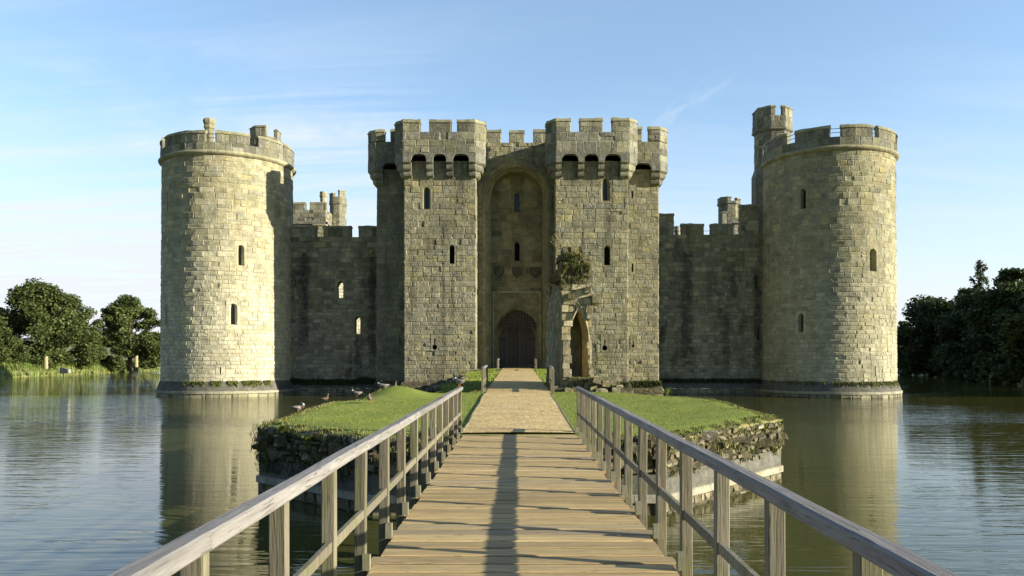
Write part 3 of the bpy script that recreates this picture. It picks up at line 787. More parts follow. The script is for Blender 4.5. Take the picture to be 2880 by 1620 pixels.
# recessed wall with the doorway
AI = AW - .40
gx0, gx1 = AC - AI - .15, AC + AI + .15
DC, DW, DSP, DAP = .06, 1.66, 3.95, 5.42
def pointed(z, w, zsp, zap):
    if z <= zsp: return w
    t = (z - zsp) / (zap - zsp)
    return w * (1 - t ** 1.9) ** .75 if t < 1 else 0
def hf2(z):
    w = pointed(z, DW + .08, DSP, DAP + .05)
    return (DC - gx0 - w, DC - gx0 + w) if w > .03 else None
mb = MB(); fn = line_fn((gx0, RD), (gx1, RD)); H = []; S = []
for w in (dict(px=1454, y0=540, y1=597, w=15), dict(px=1454.5, y0=678, y1=734, w=15)):
    u = XY(w['px'], RD) - gx0; za, zb = ZZ(w['y1'], RD), ZZ(w['y0'], RD); hw = w['w'] * RD / FPX / 2
    H.append((u - hw - .2, u + hw + .2, za - .1, zb + .15)); S.append((u, za, zb, hw))
sn = masonry(mb, fn, 0, gx1 - gx0, .3, 16.5, (.4, .55), (.6, 1.2), .045, .045, H, rg, hf2, grow=True)
mb.build('recess_wall', M['recess'], G)
for i, (h, (u, za, zb, hw)) in enumerate(zip(sn, S)):
    zs, hs = lancet_prof(za, zb, hw, 1.3); opening(G, fn, h, u, zs, hs, .45, .85, 'window', 'recess', .05, 'pane' if i == 0 else 'void')
# door arch moulding
dm = MB()
def pout(w, zsp, zap, zb, n=14):
    P = [(DC - w, zb), (DC - w, zsp)]
    for i in range(1, n): z = zsp + (zap - zsp) * i / n; P.append((DC - pointed(z, w, zsp, zap), z))
    P.append((DC, zap))
    for i in range(n - 1, 0, -1): z = zsp + (zap - zsp) * i / n; P.append((DC + pointed(z, w, zsp, zap), z))
    return P + [(DC + w, zsp), (DC + w, zb)]
prof = [(DW + .36, 0, .36), (DW + .34, -.08, .34), (DW + .1, -.08, .1), (DW + .02, .05, .02), (DW - .08, .10, -.06), (DW - .08, .62, -.06)]
dm.loft([[(x, RD + o, z) for x, z in pout(w, DSP, DAP + dz, .3)] for w, o, dz in prof], False, False); dm.f = [tuple(reversed(f)) for f in dm.f]
W2, Z2 = 1.46, 4.32
dm.loft([[(x, RD + o, z) for x, z in pout(w, 3.05 + k, zt, .3)] for w, o, zt, k in ((DW - .02, .62, DAP, .9), (W2 + .10, .62, Z2 + .12, 0), (W2, .70, Z2, 0), (W2, .95, Z2, 0))], False, False)
dm.build('door_arch', M['recess'], G)
# portcullis
pm = MB(); yy = RD + .30
for i in range(14):
    x = DC - 1.5 + 3.0 * i / 13
    zt = DSP + (DAP - DSP) * .98
    for k in range(30):
        if pointed(zt, DW - .1, DSP, DAP - .08) >= abs(x - DC): break
        zt -= .05
    zb_ = 3.95 - .12 + .0
    if zt > zb_: pm.box(x - .045, x + .045, yy, yy + .07, zb_, zt); pm.loft([[(x - .05, yy, zb_), (x + .05, yy, zb_), (x + .05, yy + .08, zb_), (x - .05, yy + .08, zb_)], [(x - .005, yy + .03, zb_ - .28), (x + .005, yy + .03, zb_ - .28), (x + .005, yy + .05, zb_ - .28), (x - .005, yy + .05, zb_ - .28)]])
for k in range(6):
    z = 4.0 + k * .24; w = pointed(z, DW - .1, DSP, DAP - .1)
    if w > .15: pm.box(DC - w, DC + w, yy - .05, yy + .02, z - .045, z + .045)
pm.build('portcullis', M['oldoak'], G)
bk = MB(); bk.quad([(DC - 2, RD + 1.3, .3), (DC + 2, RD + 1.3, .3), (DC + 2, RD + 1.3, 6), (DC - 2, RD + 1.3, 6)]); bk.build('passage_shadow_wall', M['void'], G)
# double door
for sgn in (-1, 1):
    dd = MB(); y = RD + .9
    for i in range(4):
        xa = .02 + i * .36; xb = min(xa + .34, W2 + .02)
        z1 = min(pointed(max(3.05, 3.05), W2, 3.05, Z2), 1) and 3.05
        zt = 3.05
        for k in range(40):
            if pointed(zt, W2, 3.05, Z2) < (xa + xb) / 2 - .02: break
            zt += .03
        x0_, x1_ = sorted((DC + sgn * xa, DC + sgn * xb))
        dd.box(x0_, x1_, y, y + .06, .62, zt, (rg.random(), rg.random(), 0))
    for z, h in ((.62, .22), (1.72, .14), (2.9, .14)):
        x0_, x1_ = sorted((DC + sgn * .02, DC + sgn * W2)); dd.box(x0_, x1_, y - .05, y + .01, z, z + h, (rg.random(), rg.random(), 0))
    for xa in (.02, .46, .95, 1.36):
        x0_, x1_ = sorted((DC + sgn * xa, DC + sgn * (xa + .1))); dd.box(x0_, x1_, y - .045, y + .01, .84, 2.9, (rg.random(), rg.random(), 0))
    d_ = dd.build('door', M['door'], G)
    hm = MB(); x0_, x1_ = sorted((DC + sgn * .95, DC + sgn * 1.44)); hm.box(x0_, x1_, y - .075, y - .05, 2.93, 3.0); x0_, x1_ = sorted((DC + sgn * .95, DC + sgn * 1.44)); hm.box(x0_, x1_, y - .075, y - .05, 1.0, 1.07)
    hm.build('hinge', M['iron'], d_)
# string course above the door and hood posts
sm = MB(); sz = ZZ(822, RD)
sm.box(AC - AI + .08, AC + AI - .08, RD - .14, RD + .02, sz - .05, sz + .07)
sm.box(AC - AI + .08, AC - AI + .20, RD - .10, RD + .02, .4, sz - .05); sm.box(AC + AI - .20, AC + AI - .08, RD - .10, RD + .02, .4, sz - .05)
sm.build('string_course', M['frame'], G)
# carved shields
for i, px in enumerate((1404, 1454, 1504)):
    sx = XY(px, RD); zt = ZZ(752, RD); w = .41; h = .86
    out = [(-w, 0), (-w, -.35 * h), (-w * .8, -.62 * h), (-w * .42, -.85 * h), (0, -h), (w * .42, -.85 * h), (w * .8, -.62 * h), (w, -.35 * h), (w, 0)]
    sb = MB(); A = [(sx + x, RD - .05, zt + z) for x, z in out]; B = [(sx + x * .92, RD - .19, zt + z * .95 - .01) for x, z in out]; C = [(sx + x * .80, RD - .14, zt + z * .84 - .05) for x, z in out]
    n = len(out)
    for a_, b_ in ((A, B), (B, C)):
        for k in range(n): sb.quad([a_[k], a_[(k + 1) % n], b_[(k + 1) % n], b_[k]][::-1])
    sb.quad(C[::-1] if False else C)
    if i == 1:
        sb.box(sx - .05, sx + .05, RD - .19, RD - .12, zt - .72, zt - .06); sb.box(sx - .3, sx + .3, RD - .19, RD - .12, zt - .33, zt - .24)
    elif i == 0:
        for q in (-.2, 0, .2): sb.box(sx + q - .035, sx + q + .035, RD - .18, RD - .12, zt - .5, zt - .1)
    else:
        sb.loft([[(sx - .3, RD - .12, zt - .1), (sx - .18, RD - .12, zt - .1), (sx - .18, RD - .09, zt - .1), (sx - .3, RD - .09, zt - .1)], [(sx + .12, RD - .12, zt - .6), (sx + .2, RD - .12, zt - .52), (sx + .2, RD - .09, zt - .52), (sx + .12, RD - .09, zt - .6)]])
    sb.build('carved_shield', M['shield'], G)

# machicolated crowns
PJ = .70
CPROF = [(0.0, ZB - .02), (.16, ZB), (.30, ZB + .12), (.34, ZB + .26), (.34, ZB + .42), (.30, ZB + .46), (.44, ZB + .48), (.54, ZB + .60), (.57, ZB + .74), (.57, ZB + .90), (.53, ZB + .94), (.64, ZB + .97), (.70, ZB + 1.06), (.70, ZB + 1.30)]
def corbel(pts_of_p, name='corbel'):
    """loft the stepped profile; pts_of_p gives the outline for a projection p, ending back at the wall"""
    mb = MB(); rings = []
    a = (rg.random(), rg.random(), 0)
    for (p, z) in CPROF: rings.append([(x, y, z) for (x, y) in pts_of_p(max(p, .01))])
    mb.loft(rings, True, True, a); mb.f = [tuple(f) for f in mb.f]
    mb.build(name, M['crown'], G)
def crown(front, opens, ptop, ledges):
    """front: list of (p0,p1,openings) straight crown faces, each CCW"""
    for (p0, p1, ops) in front:
        fn = line_fn(p0, p1); L = fn.L; mb = MB()
        ztA = 16.86
        masonry(mb, fn, 0, L, ztA, ZSILL, (.45, .56), (.55, 1.15), .04, .05, rnd=rg)
        # arcade band
        N = max(8, int(L / .06)); us = sorted(set([L * k / N for k in range(N + 1)] + [q for o in ops for q in (o[0] - .001, o[0] + .001, o[1] - .001, o[1] + .001)]))
        def bot(u):
            for (a, b) in ops:
                if a < u < b:
                    t = abs((u - (a + b) / 2) / ((b - a) / 2)); return 16.34 + .42 * math.sqrt(max(0, 1 - t ** 3))
            return ZC0
        for k in range(len(us) - 1):
            a, b = us[k], us[k + 1]; zb = bot((a + b) / 2)
            za_, zb2 = (bot(a + 1e-4), bot(b - 1e-4)) if zb > ZC0 + .1 else (ZC0, ZC0)
            mb.quad([fn(a, za_, .03), fn(b, zb2, .03), fn(b, ztA, .03), fn(a, ztA, .03)], (.5, .6, 0))
            mb.quad([fn(b, zb2, .03), fn(a, za_, .03), fn(a, za_, -.38), fn(b, zb2, -.38)], (.5, .6, 0))
        for (a, b) in ops:
            mb.quad([fn(a, ZC0, .03), fn(a, 16.36, .03), fn(a, 16.36, -.4), fn(a, ZC0, -.4)]); mb.quad([fn(b, 16.36, .03), fn(b, ZC0, .03), fn(b, ZC0, -.4), fn(b, 16.36, -.4)])
        # thickness
        mb.quad([fn(0, ZSILL, 0), fn(L, ZSILL, 0), fn(L, ZSILL + .01, -.55), fn(0, ZSILL + .01, -.55)])
        mb.quad([fn(L, ZSILL, -.55), fn(0, ZSILL, -.55), fn(0, ZC0 + .6, -.55), fn(L, ZC0 + .6, -.55)][::-1])
        mb.build('parapet', M['crown'], G)
def px_u(px, x0, D): return XY(px, D) - x0
def mir(pts): return pts
for side in ('l', 'r'):
    x0, x1 = (LX0, LX1) if side == 'l' else (RX0, RX1)
    cf = FD - PJ
    pxs = [(1156, 1199), (1217, 1255), (1273, 1319)] if side == 'l' else [(1580, 1627), (1644, 1684), (1701, 1747)]
    ops = [(px_u(a, x0, cf), px_u(b, x0, cf)) for a, b in pxs]
    inner_end = CW - PJ * .0
    yb_l = BD if side == 'l' else CW; yb_r = CW if side == 'l' else BD
    crown([((x0, cf), (x1, cf), ops),
           ((x0 - PJ, FD), (x0, cf), []), ((x1, cf), (x1 + PJ, FD), []),
           ((x0 - PJ, yb_l), (x0 - PJ, FD), []), ((x1 + PJ, FD), (x1 + PJ, yb_r), [])], None, None, None)
    # pier corbels
    for i in range(2):
        a, b = x0 + ops[i][1] - .01, x0 + ops[i + 1][0] + .01
        corbel(lambda p, a=a, b=b: [(b, FD + .02), (a, FD + .02), (a, FD - p), (b, FD - p)])
    a = x0 + ops[0][0]
    corbel(lambda p, a=a, x0=x0: [(a, FD + .05), (x0 - .0, FD + .05), (x0, FD + 1.0), (x0 - p, FD + 1.0), (x0 - p, FD), (x0, FD - p), (a, FD - p)])
    b = x0 + ops[2][1]
    corbel(lambda p, b=b, x1=x1: [(b, FD + .05), (b, FD - p), (x1, FD - p), (x1 + p, FD), (x1 + p, FD + 1.0), (x1, FD + 1.0), (x1, FD + .05)])
    # outer body crown
    if side == 'l':
        cb0 = (LB, BD - PJ); ops2 = [(XY(1076, BD - PJ) - LB, LX0 - PJ - LB + .02)]
        crown([((LB, BD - PJ), (LX0 - PJ + .05, BD - PJ), ops2), ((LB - PJ, BD), (LB, BD - PJ), []), ((LB - PJ, 70), (LB - PJ, BD), [])], None, None, None)
        a = LB + ops2[0][0]
        corbel(lambda p, a=a: [(a, BD + .05), (LB, BD + .05), (LB, BD + 1.2), (LB - p, BD + 1.2), (LB - p, BD), (LB, BD - p), (a, BD - p)])
    else:
        L0 = RX1 + PJ - .05; ops2 = [(.02, XY(1833, BD - PJ) - L0)]
        crown([((L0, BD - PJ), (RB, BD - PJ), ops2), ((RB, BD - PJ), (RB + PJ, BD), []), ((RB + PJ, BD), (RB + PJ, 70), [])], None, None, None)
        b = L0 + ops2[0][1]
        corbel(lambda p, b=b: [(b, BD + .05), (b, BD - p), (RB, BD - p), (RB + p, BD), (RB + p, BD + 1.2), (RB, BD + 1.2), (RB, BD + .05)])
# ledge behind the corbels is the tower wall itself; roofs
rb = MB()
for (a, b, c, d) in ((LX0 - PJ + .3, LX1 + PJ - .3, FD - .2, BD + 2), (RX0 - PJ + .3, RX1 + PJ - .3, FD - .2, BD + 2), (LB - .4, RB + .4, BD - .2, 70)):
    rb.quad([(a, c, 17.3), (b, c, 17.3), (b, d, 17.3), (a, d, 17.3)])
rb.build('roof', M['plinth'], G)
# merlons
m = lambda pts, zs=ZSILL, zt=ZTOP: merlon(G, pts, zs, zt, .5, rg)
cf = FD - PJ
def X1(px): return XY(px, cf)
m([(LX0 - PJ, FD + .9), (LX0 - PJ, FD), (LX0, cf), (X1(1181), cf)])
m([(X1(1208), cf), (X1(1268), cf)])
m([(X1(1286), cf), (LX1, cf), (LX1 + PJ, FD), (LX1 + PJ, FD + .35)])
m([(LX1 + PJ, FD + .9), (LX1 + PJ, CW + .3)], ZSILL, ZTOP + .3)
m([(LX0 - PJ, BD - PJ), (LX0 - PJ, FD + 1.5)])
m([(RX0 - PJ, FD + .9), (RX0 - PJ, FD), (RX0, cf), (X1(1604), cf)], ZSILL, ZTOP + .08)
m([(X1(1631), cf), (X1(1694), cf)], ZSILL, ZTOP + .1)
m([(X1(1722), cf), (RX1, cf), (RX1 + PJ, FD), (RX1 + PJ, FD + .5)], ZSILL, ZTOP + .12)
m([(RX1 + PJ, FD + 1.1), (RX1 + PJ, BD - PJ)], ZSILL, ZTOP)
bf = BD - PJ
def X2(px): return XY(px, bf)
m([(LB - PJ, BD + .8), (LB - PJ, BD), (LB, bf), (X2(1081), bf)], ZSILL + .05, ZTOP + .05)
m([(X2(1099), bf), (LX0 - PJ, bf)], ZSILL + .05, ZTOP + .05)
m([(RX1 + PJ, bf), (X2(1805), bf)], ZSILL + .05, ZTOP + .25)
m([(X2(1825), bf), (RB, bf), (RB + PJ, BD), (RB + PJ, BD + .7)], ZSILL + .05, ZTOP + .25)
for q in range(3): m([(LB - PJ, BD + 4.2 + q * 1.7 - 1.6 + .9), (LB - PJ, BD + 2.6 + q * 1.7 - .7)]); m([(RB + PJ, BD + 1.9 + q * 1.7), (RB + PJ, BD + 3.0 + q * 1.7)])
def X3(px): return XY(px, CW)
m([(LX1 + .0, CW), (X3(1408), CW)], ZSILL, ZTOP + .1)
m([(X3(1433), CW), (X3(1474), CW)], ZSILL, ZTOP + .05)
m([(X3(1501), CW), (RX0, CW)], ZSILL, ZTOP + .1)
# gatehouse plinth
pm = MB()
foot = [(LB, 70), (LB, BD), (LX0, BD), (LX0, FD), (LX1, FD), (LX1, CW)]
foot2 = [(RX0, CW), (RX0, FD), (RX1, FD), (RX1, BD), (RB, BD), (RB, 70)]
pm = MB()
for F in (foot, foot2):
    pm = MB()
    O = [(offset_pl(F, o), z) for o, z in ((-.02, -.38), (.16, -.44), (.22, -.62), (.32, -1.1))]
    for k in range(len(O) - 1):
        for i in range(len(F) - 1):
            pm.quad([(*O[k + 1][0][i], O[k + 1][1]), (*O[k + 1][0][i + 1], O[k + 1][1]), (*O[k][0][i + 1], O[k][1]), (*O[k][0][i], O[k][1])])
    pm.build('plinth', M['rough'], G)
for F in (foot, foot2):
    pm = MB()
    O = offset_pl(F, .30)
    for i in range(len(F) - 1):
        q = line_fn(O[i], O[i + 1]); masonry(pm, q, 0, q.L, -1.9, -1.08, (.25, .35), (.4, .8), .06, .05, rnd=rg)
    pm.build('waterline_course', M['rough'], G)

# ------------------------------------------------------------------ inner court and rear towers seen over the walls
ri = random.Random(77)
iw = thing('ruined_inner_wall', (-22, 84, WZ), 'sunlit inner courtyard wall glimpsed through the bright openings of the curtain wall', 'wall')
mb = MB(); q = line_fn((-21.4, 77.3), (-15.4, 86.3)); masonry(mb, q, 0, q.L, -1, 9.6, rnd=ri)
mb.build('wall', M['ledge'], iw)

def rear_square(name, label, x0, x1, y0, y1, z0, zs, zt, merl, zcor):
    root = thing(name, ((x0 + x1) / 2, (y0 + y1) / 2, WZ), label, 'tower')
    mb = MB()
    for p, q in (((x0, y0), (x1, y0)), ((x1, y0), (x1, y1)), ((x1, y1), (x0, y1)), ((x0, y1), (x0, y0))):
        f = line_fn(p, q); masonry(mb, f, 0, f.L, z0, zs, (.4, .5), (.6, 1.0), .05, .05, rnd=ri)
    mb.quad([(x0, y0, zs - .4), (x1, y0, zs - .4), (x1, y1, zs - .4), (x0, y1, zs - .4)])
    mb.box(x0 - .2, x1 + .2, y0 - .2, y0 - .01, zcor, zcor + .25)
    mb.box(x1 + .01, x1 + .2, y0 - .2, y1 + .2, zcor, zcor + .25)
    mb.build('wall', M['crown'], root)
    for pts in merl: merlon(root, pts, zs, zt, .5, ri)
    return root
D2 = 95.0
def xr(px): return XY(px, D2)
rt = rear_square('rear_tower', 'small sunlit rear tower with chimney above the shaded wall left of the gatehouse', xr(790), xr(917), D2, D2 + 6, -1, ZZ(590, D2), ZZ(567, D2),
    [[(xr(790), D2), (xr(810), D2)], [(xr(822), D2), (xr(858), D2)], [(xr(872), D2), (xr(917), D2)]], ZZ(630, D2))
tb, P = oct_turret(rt, XY(951, 99), 99, 1.02, -1, ZZ(577, 99), ZZ(557, 99), ZZ(540, 99), ri, flare=.05, name='turret')
lst = offset_pl([P[3], P[4], P[5]], 0); merlon(rt, [P[4], P[5]], ZZ(557, 99), ZZ(545, 99), .3, ri, caph=.15); merlon(rt, [P[6], P[7]], ZZ(557, 99), ZZ(538, 99), .3, ri, caph=.15)
sb = MB(); q = line_fn((xr(917), D2), (XY(935, 99), 99)); masonry(sb, q, 0, q.L, -1, ZZ(600, 97), rnd=ri); sb.build('side_wall', M['tower'], rt)
cb = MB(); lathe(cb, XY(909.5, 97), 97, [(.40, 10), (.40, ZZ(556, 97)), (.48, ZZ(554, 97)), (.5, ZZ(550, 97)), (.40, ZZ(548, 97)), (.47, ZZ(544, 97)), (.43, ZZ(540, 97)), (.25, ZZ(540, 97))], 8); cb.build('chimney', M['coping'], rt)
# pale inner wall seen through one crenel
rr = thing('rear_turret', (XY(2054, D2), D2, WZ), 'octagonal rear turret rising above the shaded wall, left of the half shaded round tower', 'turret')
tb, P = oct_turret(rr, XY(2050, D2), D2, 1.25, -1, ZZ(577, D2), ZZ(570, D2), ZZ(557, D2), ri, flare=.1, name='turret')
merlon(rr, [P[3], P[4], P[5], P[5].lerp(P[6], .45)], ZZ(570, D2), ZZ(557, D2), .3, ri, caph=.15); merlon(rr, [P[6].lerp(P[7], .2), P[7]], ZZ(570, D2), ZZ(560, D2), .3, ri, caph=.15)
cb = MB(); cb.box(XY(2030, 92), XY(2042, 92), 91.6, 92.2, 10, ZZ(600, 92)); cb.box(XY(2028, 92), XY(2044, 92), 91.5, 92.3, ZZ(600, 92), ZZ(597, 92)); cb.build('chimney', M['ledge'], rr)
gw = thing('gabled_inner_wall', (XY(2070, 88), 88, WZ), 'broken gable and pale wall top peeping over the shaded wall in front of the rear turret', 'wall')
mb = MB(); za = ZZ(655, 88)
mb.box(XY(2030, 88), XY(2084, 88), 88, 88.6, 5, za + .2)
mb.quad([(XY(2036, 88), 87.9, za), (XY(2084, 88), 87.9, za), (XY(2084, 88), 87.9, ZZ(615, 88)), (XY(2059, 88), 87.9, ZZ(612, 88))])
mb.quad([(XY(2036, 88), 88.5, za), (XY(2059, 88), 88.5, ZZ(612, 88)), (XY(2084, 88), 88.5, ZZ(615, 88)), (XY(2084, 88), 88.5, za)])
mb.quad([(XY(2036, 88), 87.9, za), (XY(2059, 88), 87.9, ZZ(612, 88)), (XY(2059, 88), 88.5, ZZ(612, 88)), (XY(2036, 88), 88.5, za)])
mb.build('gable', M['crown'], gw)
mb = MB(); f = line_fn((XY(2064, 86), 86), (XY(2086, 86), 86)); masonry(mb, f, 0, f.L, 5, ZZ(628, 86), rnd=ri); mb.box(XY(2060, 86), XY(2088, 86), 85.8, 86.5, ZZ(628, 86), ZZ(623, 86)); mb.build('wall_top', M['ledge'], gw)
ch = thing('chimney', (XY(1905, 80), 80, WZ), 'pale round chimney top showing in the first gap right of the gatehouse', 'chimney')
cb = MB(); lathe(cb, XY(1905, 80), 80, [(.32, 8), (.32, ZZ(652, 80)), (.38, ZZ(650, 80)), (.3, ZZ(647, 80)), (.36, ZZ(642, 80)), (.34, ZZ(637, 80)), (.2, ZZ(636, 80))], 16); cb.build('shaft', M['ledge'], ch, True)
pw = thing('inner_pier', (XY(899, 78), 78, WZ), 'pale sunlit pier seen through the first gap of the wall beside the sunlit tower', 'wall')
mb = MB(); f = line_fn((XY(884, 78), 78), (XY(914, 78), 78)); masonry(mb, f, 0, f.L, 3, ZZ(634, 78), rnd=ri); mb.box(XY(880, 78), XY(918, 78), 77.9, 78.6, ZZ(634, 78), ZZ(630, 78)); mb.build('pier', M['tower'], pw)

# ------------------------------------------------------------------ the octagonal island
def pathz(y):
    K = [(-10, .0), (16, .03), (27.2, .28), (48, .5), (63.5, .62), (90, .7)]
    for (a, za), (b, zb) in zip(K, K[1:]):
        if y <= b: return za + (zb - za) * (y - a) / (b - a)
    return .62
OCT = [(-2.9, 15.72), (2.9, 15.72), (6.68, 19.94), (6.6, 25.6), (3.2, 29.2), (-3.0, 29.0), (-5.95, 24.3), (-5.97, 18.3)]
def oct_dist(x, y):
    d = 1e9
    for i in range(8):
        a, b = Vector(OCT[i]), Vector(OCT[(i + 1) % 8]); e = (b - a).normalized(); n = Vector((-e.y, e.x))
        d = min(d, (Vector((x, y)) - a).dot(n))
    return d
def lawnz(x, y):
    z = pathz(y) - .03
    d = max(0.0, oct_dist(x, y)); w = max(0, min(1, (abs(x) - 1.3) / 1.5))
    z += .04 * mnoise.noise(Vector((x * .7, y * .7, 0))) * w
    z -= .12 * w * max(0, 1 - d / .8) ** 2
    z += .36 * math.exp(-(((x + 4.15) / 1.0) ** 2 + ((y - 26.4) / .9) ** 2)) * (1 if d > 0 else 1)
    return z
rI = random.Random(3)
mb = MB(); N = 44; M_ = 96; rings = []
cI = Vector((.2, 22.4))
bnd = []
for i in range(8):
    a, b = Vector(OCT[i]), Vector(OCT[(i + 1) % 8])
    for k in range(M_ // 8): bnd.append(a.lerp(b, k / (M_ // 8)))
for r in range(1, N + 1):
    t = (r / N) ** .8; ring = []
    for p in bnd:
        q = cI.lerp(p, t); o = 0
        if r == N: q = q + (p - cI).normalized() * (.06 + .10 * mnoise.noise(Vector((p.x * 1.5, p.y * 1.5, 5))))
        ring.append((q.x, q.y, lawnz(q.x, q.y)))
    rings.append(ring)
rings.append([(x - (x - cI.x) * .02, y - (y - cI.y) * .02, z - .16) for x, y, z in rings[-1]])
mb.loft(rings, True, False); i0 = len(mb.v); mb.f.append(tuple(range(M_))); mb.a.append((.5, 0, 0))
mb.a = [(.5, .1, 0)] * len(mb.f)
for i in range(len(mb.f) - 1):
    if i // M_ >= N - 2: mb.a[i] = (.12, .75, 0)
isl = mb.build('island_ground', M['lawn'], None, True); tag(isl, kind='structure')
# retaining wall
rwt = thing('retaining_wall', (0, 22, WZ), 'rough stone retaining wall round the grassy island, its rendered band above a pale ledge', 'wall')
tiers = [('rubble_tier', 'rough', -.78, -.05, .02, (.10, .20), (.14, .42), .10), ('rendered_band', 'render', -1.21, -.78, .05, (.43, .43), (3, 4), .01),
         ('waterline_course', 'rough', -1.95, -1.34, .04, (.16, .26), (.2, .5), .05)]
for nm, mt, za, zb, o, rh, bw, rel in tiers:
    mb = MB()
    P = [Vector(p) for p in OCT]; P = P + [P[0], P[1]]
    O = offset_pl(P, o); O = O[1:9] + [O[1]] if False else O
    O = [O[8]] + O[1:8] + [O[8]]
    for i in range(8):
        f = line_fn(O[i], O[i + 1])
        if i == 0: f = line_fn(O[0], O[1])
        masonry(mb, f, 0, f.L, za, zb, rh, bw, rel, .04, rnd=rI)
    mb.build(nm, M[mt], rwt)
mb = MB(); P = [Vector(p) for p in OCT]; P = P + [P[0], P[1]]
A = offset_pl(P, .02); B = offset_pl(P, .11)
A = [A[8]] + A[1:8] + [A[8]]; B = [B[8]] + B[1:8] + [B[8]]
for i in range(8):
    K = 10
    for k in range(K):
        a0, a1 = A[i].lerp(A[i + 1], k / K), A[i].lerp(A[i + 1], (k + 1) / K); b0, b1 = B[i].lerp(B[i + 1], k / K), B[i].lerp(B[i + 1], (k + .985) / K)
        c = (rI.random(), rI.random(), 0)
        mb.quad([(*b0, -1.20), (*b1, -1.20), (*a1, -1.18), (*a0, -1.18)], c); mb.quad([(*b0, -1.35), (*b1, -1.35), (*b1, -1.20), (*b0, -1.20)], c); mb.quad([(*a0, -1.35), (*a1, -1.35), (*b1, -1.35), (*b0, -1.35)], c)
mb.build('ledge', M['ledge'], rwt)
# loose stones along the top of the wall and sitting on the ledge
mb = MB()
for i in range(8):
    a, b = Vector(OCT[i]), Vector(OCT[(i + 1) % 8]); L = (b - a).length
    for k in range(int(L * 7)):
        p = a.lerp(b, rI.random()); s = rI.uniform(.05, .16); z = rI.uniform(-.75, -.12); e = (b - a).normalized(); n = Vector((e.y, -e.x))
        p = p + n * rI.uniform(.0, .1)
        mb.box(p.x - s, p.x + s, p.y - s, p.y + s, z - s * .6, z + s * .5, (rI.random(), rI.random(), 0), s * .4, rI)
mb.build('protruding_stone', M['rough'], rwt); 
for o in rwt.children:
    if o.name.startswith('protruding'): o['kind'] = 'stuff'

# gravel path with timber edging
mb = MB(); ys = [15.88 + k * 1.0 for k in range(49)]
def pxl(y): return -1.10 - .02 * math.sin(y * 1.3)
def pxr(y): return 1.18 + .012 * math.sin(y * .9)
rings = [[(pxl(y) + (pxr(y) - pxl(y)) * k / 8, y, pathz(y) + .004 + .012 * math.sin(PI * k / 8)) for k in range(9)] for y in ys]
mb.loft(rings, False, False); mb.f = [tuple(reversed(f)) for f in mb.f]
po = mb.build('path', M['gravel'], None, True); tag(po, kind='structure')
for s, fx in ((-1, pxl), (1, pxr)):
    mb = MB()
    for k in range(6):
        ya, yb = 15.9 + k * 1.9, 15.9 + (k + 1) * 1.9 - .02
        xa, xb = fx(ya), fx(yb); c = (rI.random(), rI.random(), 0)
        mb.loft([[(xa + s * .00, ya, pathz(ya) - .05), (xa + s * .035, ya, pathz(ya) - .05), (xa + s * .025, ya, pathz(ya) + .012), (xa, ya, pathz(ya) + .012)],
                 [(xb + s * .00, yb, pathz(yb) - .05), (xb + s * .035, yb, pathz(yb) - .05), (xb + s * .025, yb, pathz(yb) + .012), (xb, yb, pathz(yb) + .012)]], True, True, c)
    eo = mb.build('path_edging', M['shoe']); tag(eo, 'thin timber edging board along the %s side of the gravel path' % ('left, sunlit' if s < 0 else 'right, shaded'), 'edging board')

# causeway in front of the gate
def cwz(x, y):
    z = pathz(y) - .03
    l = -2.95 + .35 * math.sin(y * .35); r = 3.4
    if x < l: z -= (l - x) * .55 + (l - x) ** 2 * .06
    if x > r: z -= (x - r) * .5
    return max(z + .03 * mnoise.noise(Vector((x, y, 2))), -2.0)
mb = MB(); xs = [-9 + k * .3 for k in range(59)]; ys = [32.2 + k * .5 for k in range(63)]
rings = [[(x, y, cwz(x, y)) for x in xs] for y in ys]
rings.insert(0, [(x, 32.1, -2.2) for x in xs])
mb.loft(rings, False, False); mb.f = [tuple(reversed(f)) for f in mb.f]
for i in range(len(mb.f)): mb.a[i] = (.5, .1, 0)
cwo = mb.build('causeway_ground', M['lawn'], None, True); tag(cwo, kind='structure')
mb = MB()
for k in range(900):
    y = rI.uniform(32, 59.3); l = -2.95 + .35 * math.sin(y * .35); x = l - abs(rI.gauss(.3, 1.6)); s = rI.uniform(.05, .18); z = cwz(x, y)
    if z < -1.75: continue
    mb.box(x - s, x + s, y - s, y + s, z - s * .5, z + s * .5, (rI.random(), rI.random(), 0), s * .4, rI)
ro = mb.build('bank_rubble', M['rough']); tag(ro, 'stony rubble and dark earth sloping from the lawn edge down to the moat below the gatehouse', 'rubble', kind='stuff')

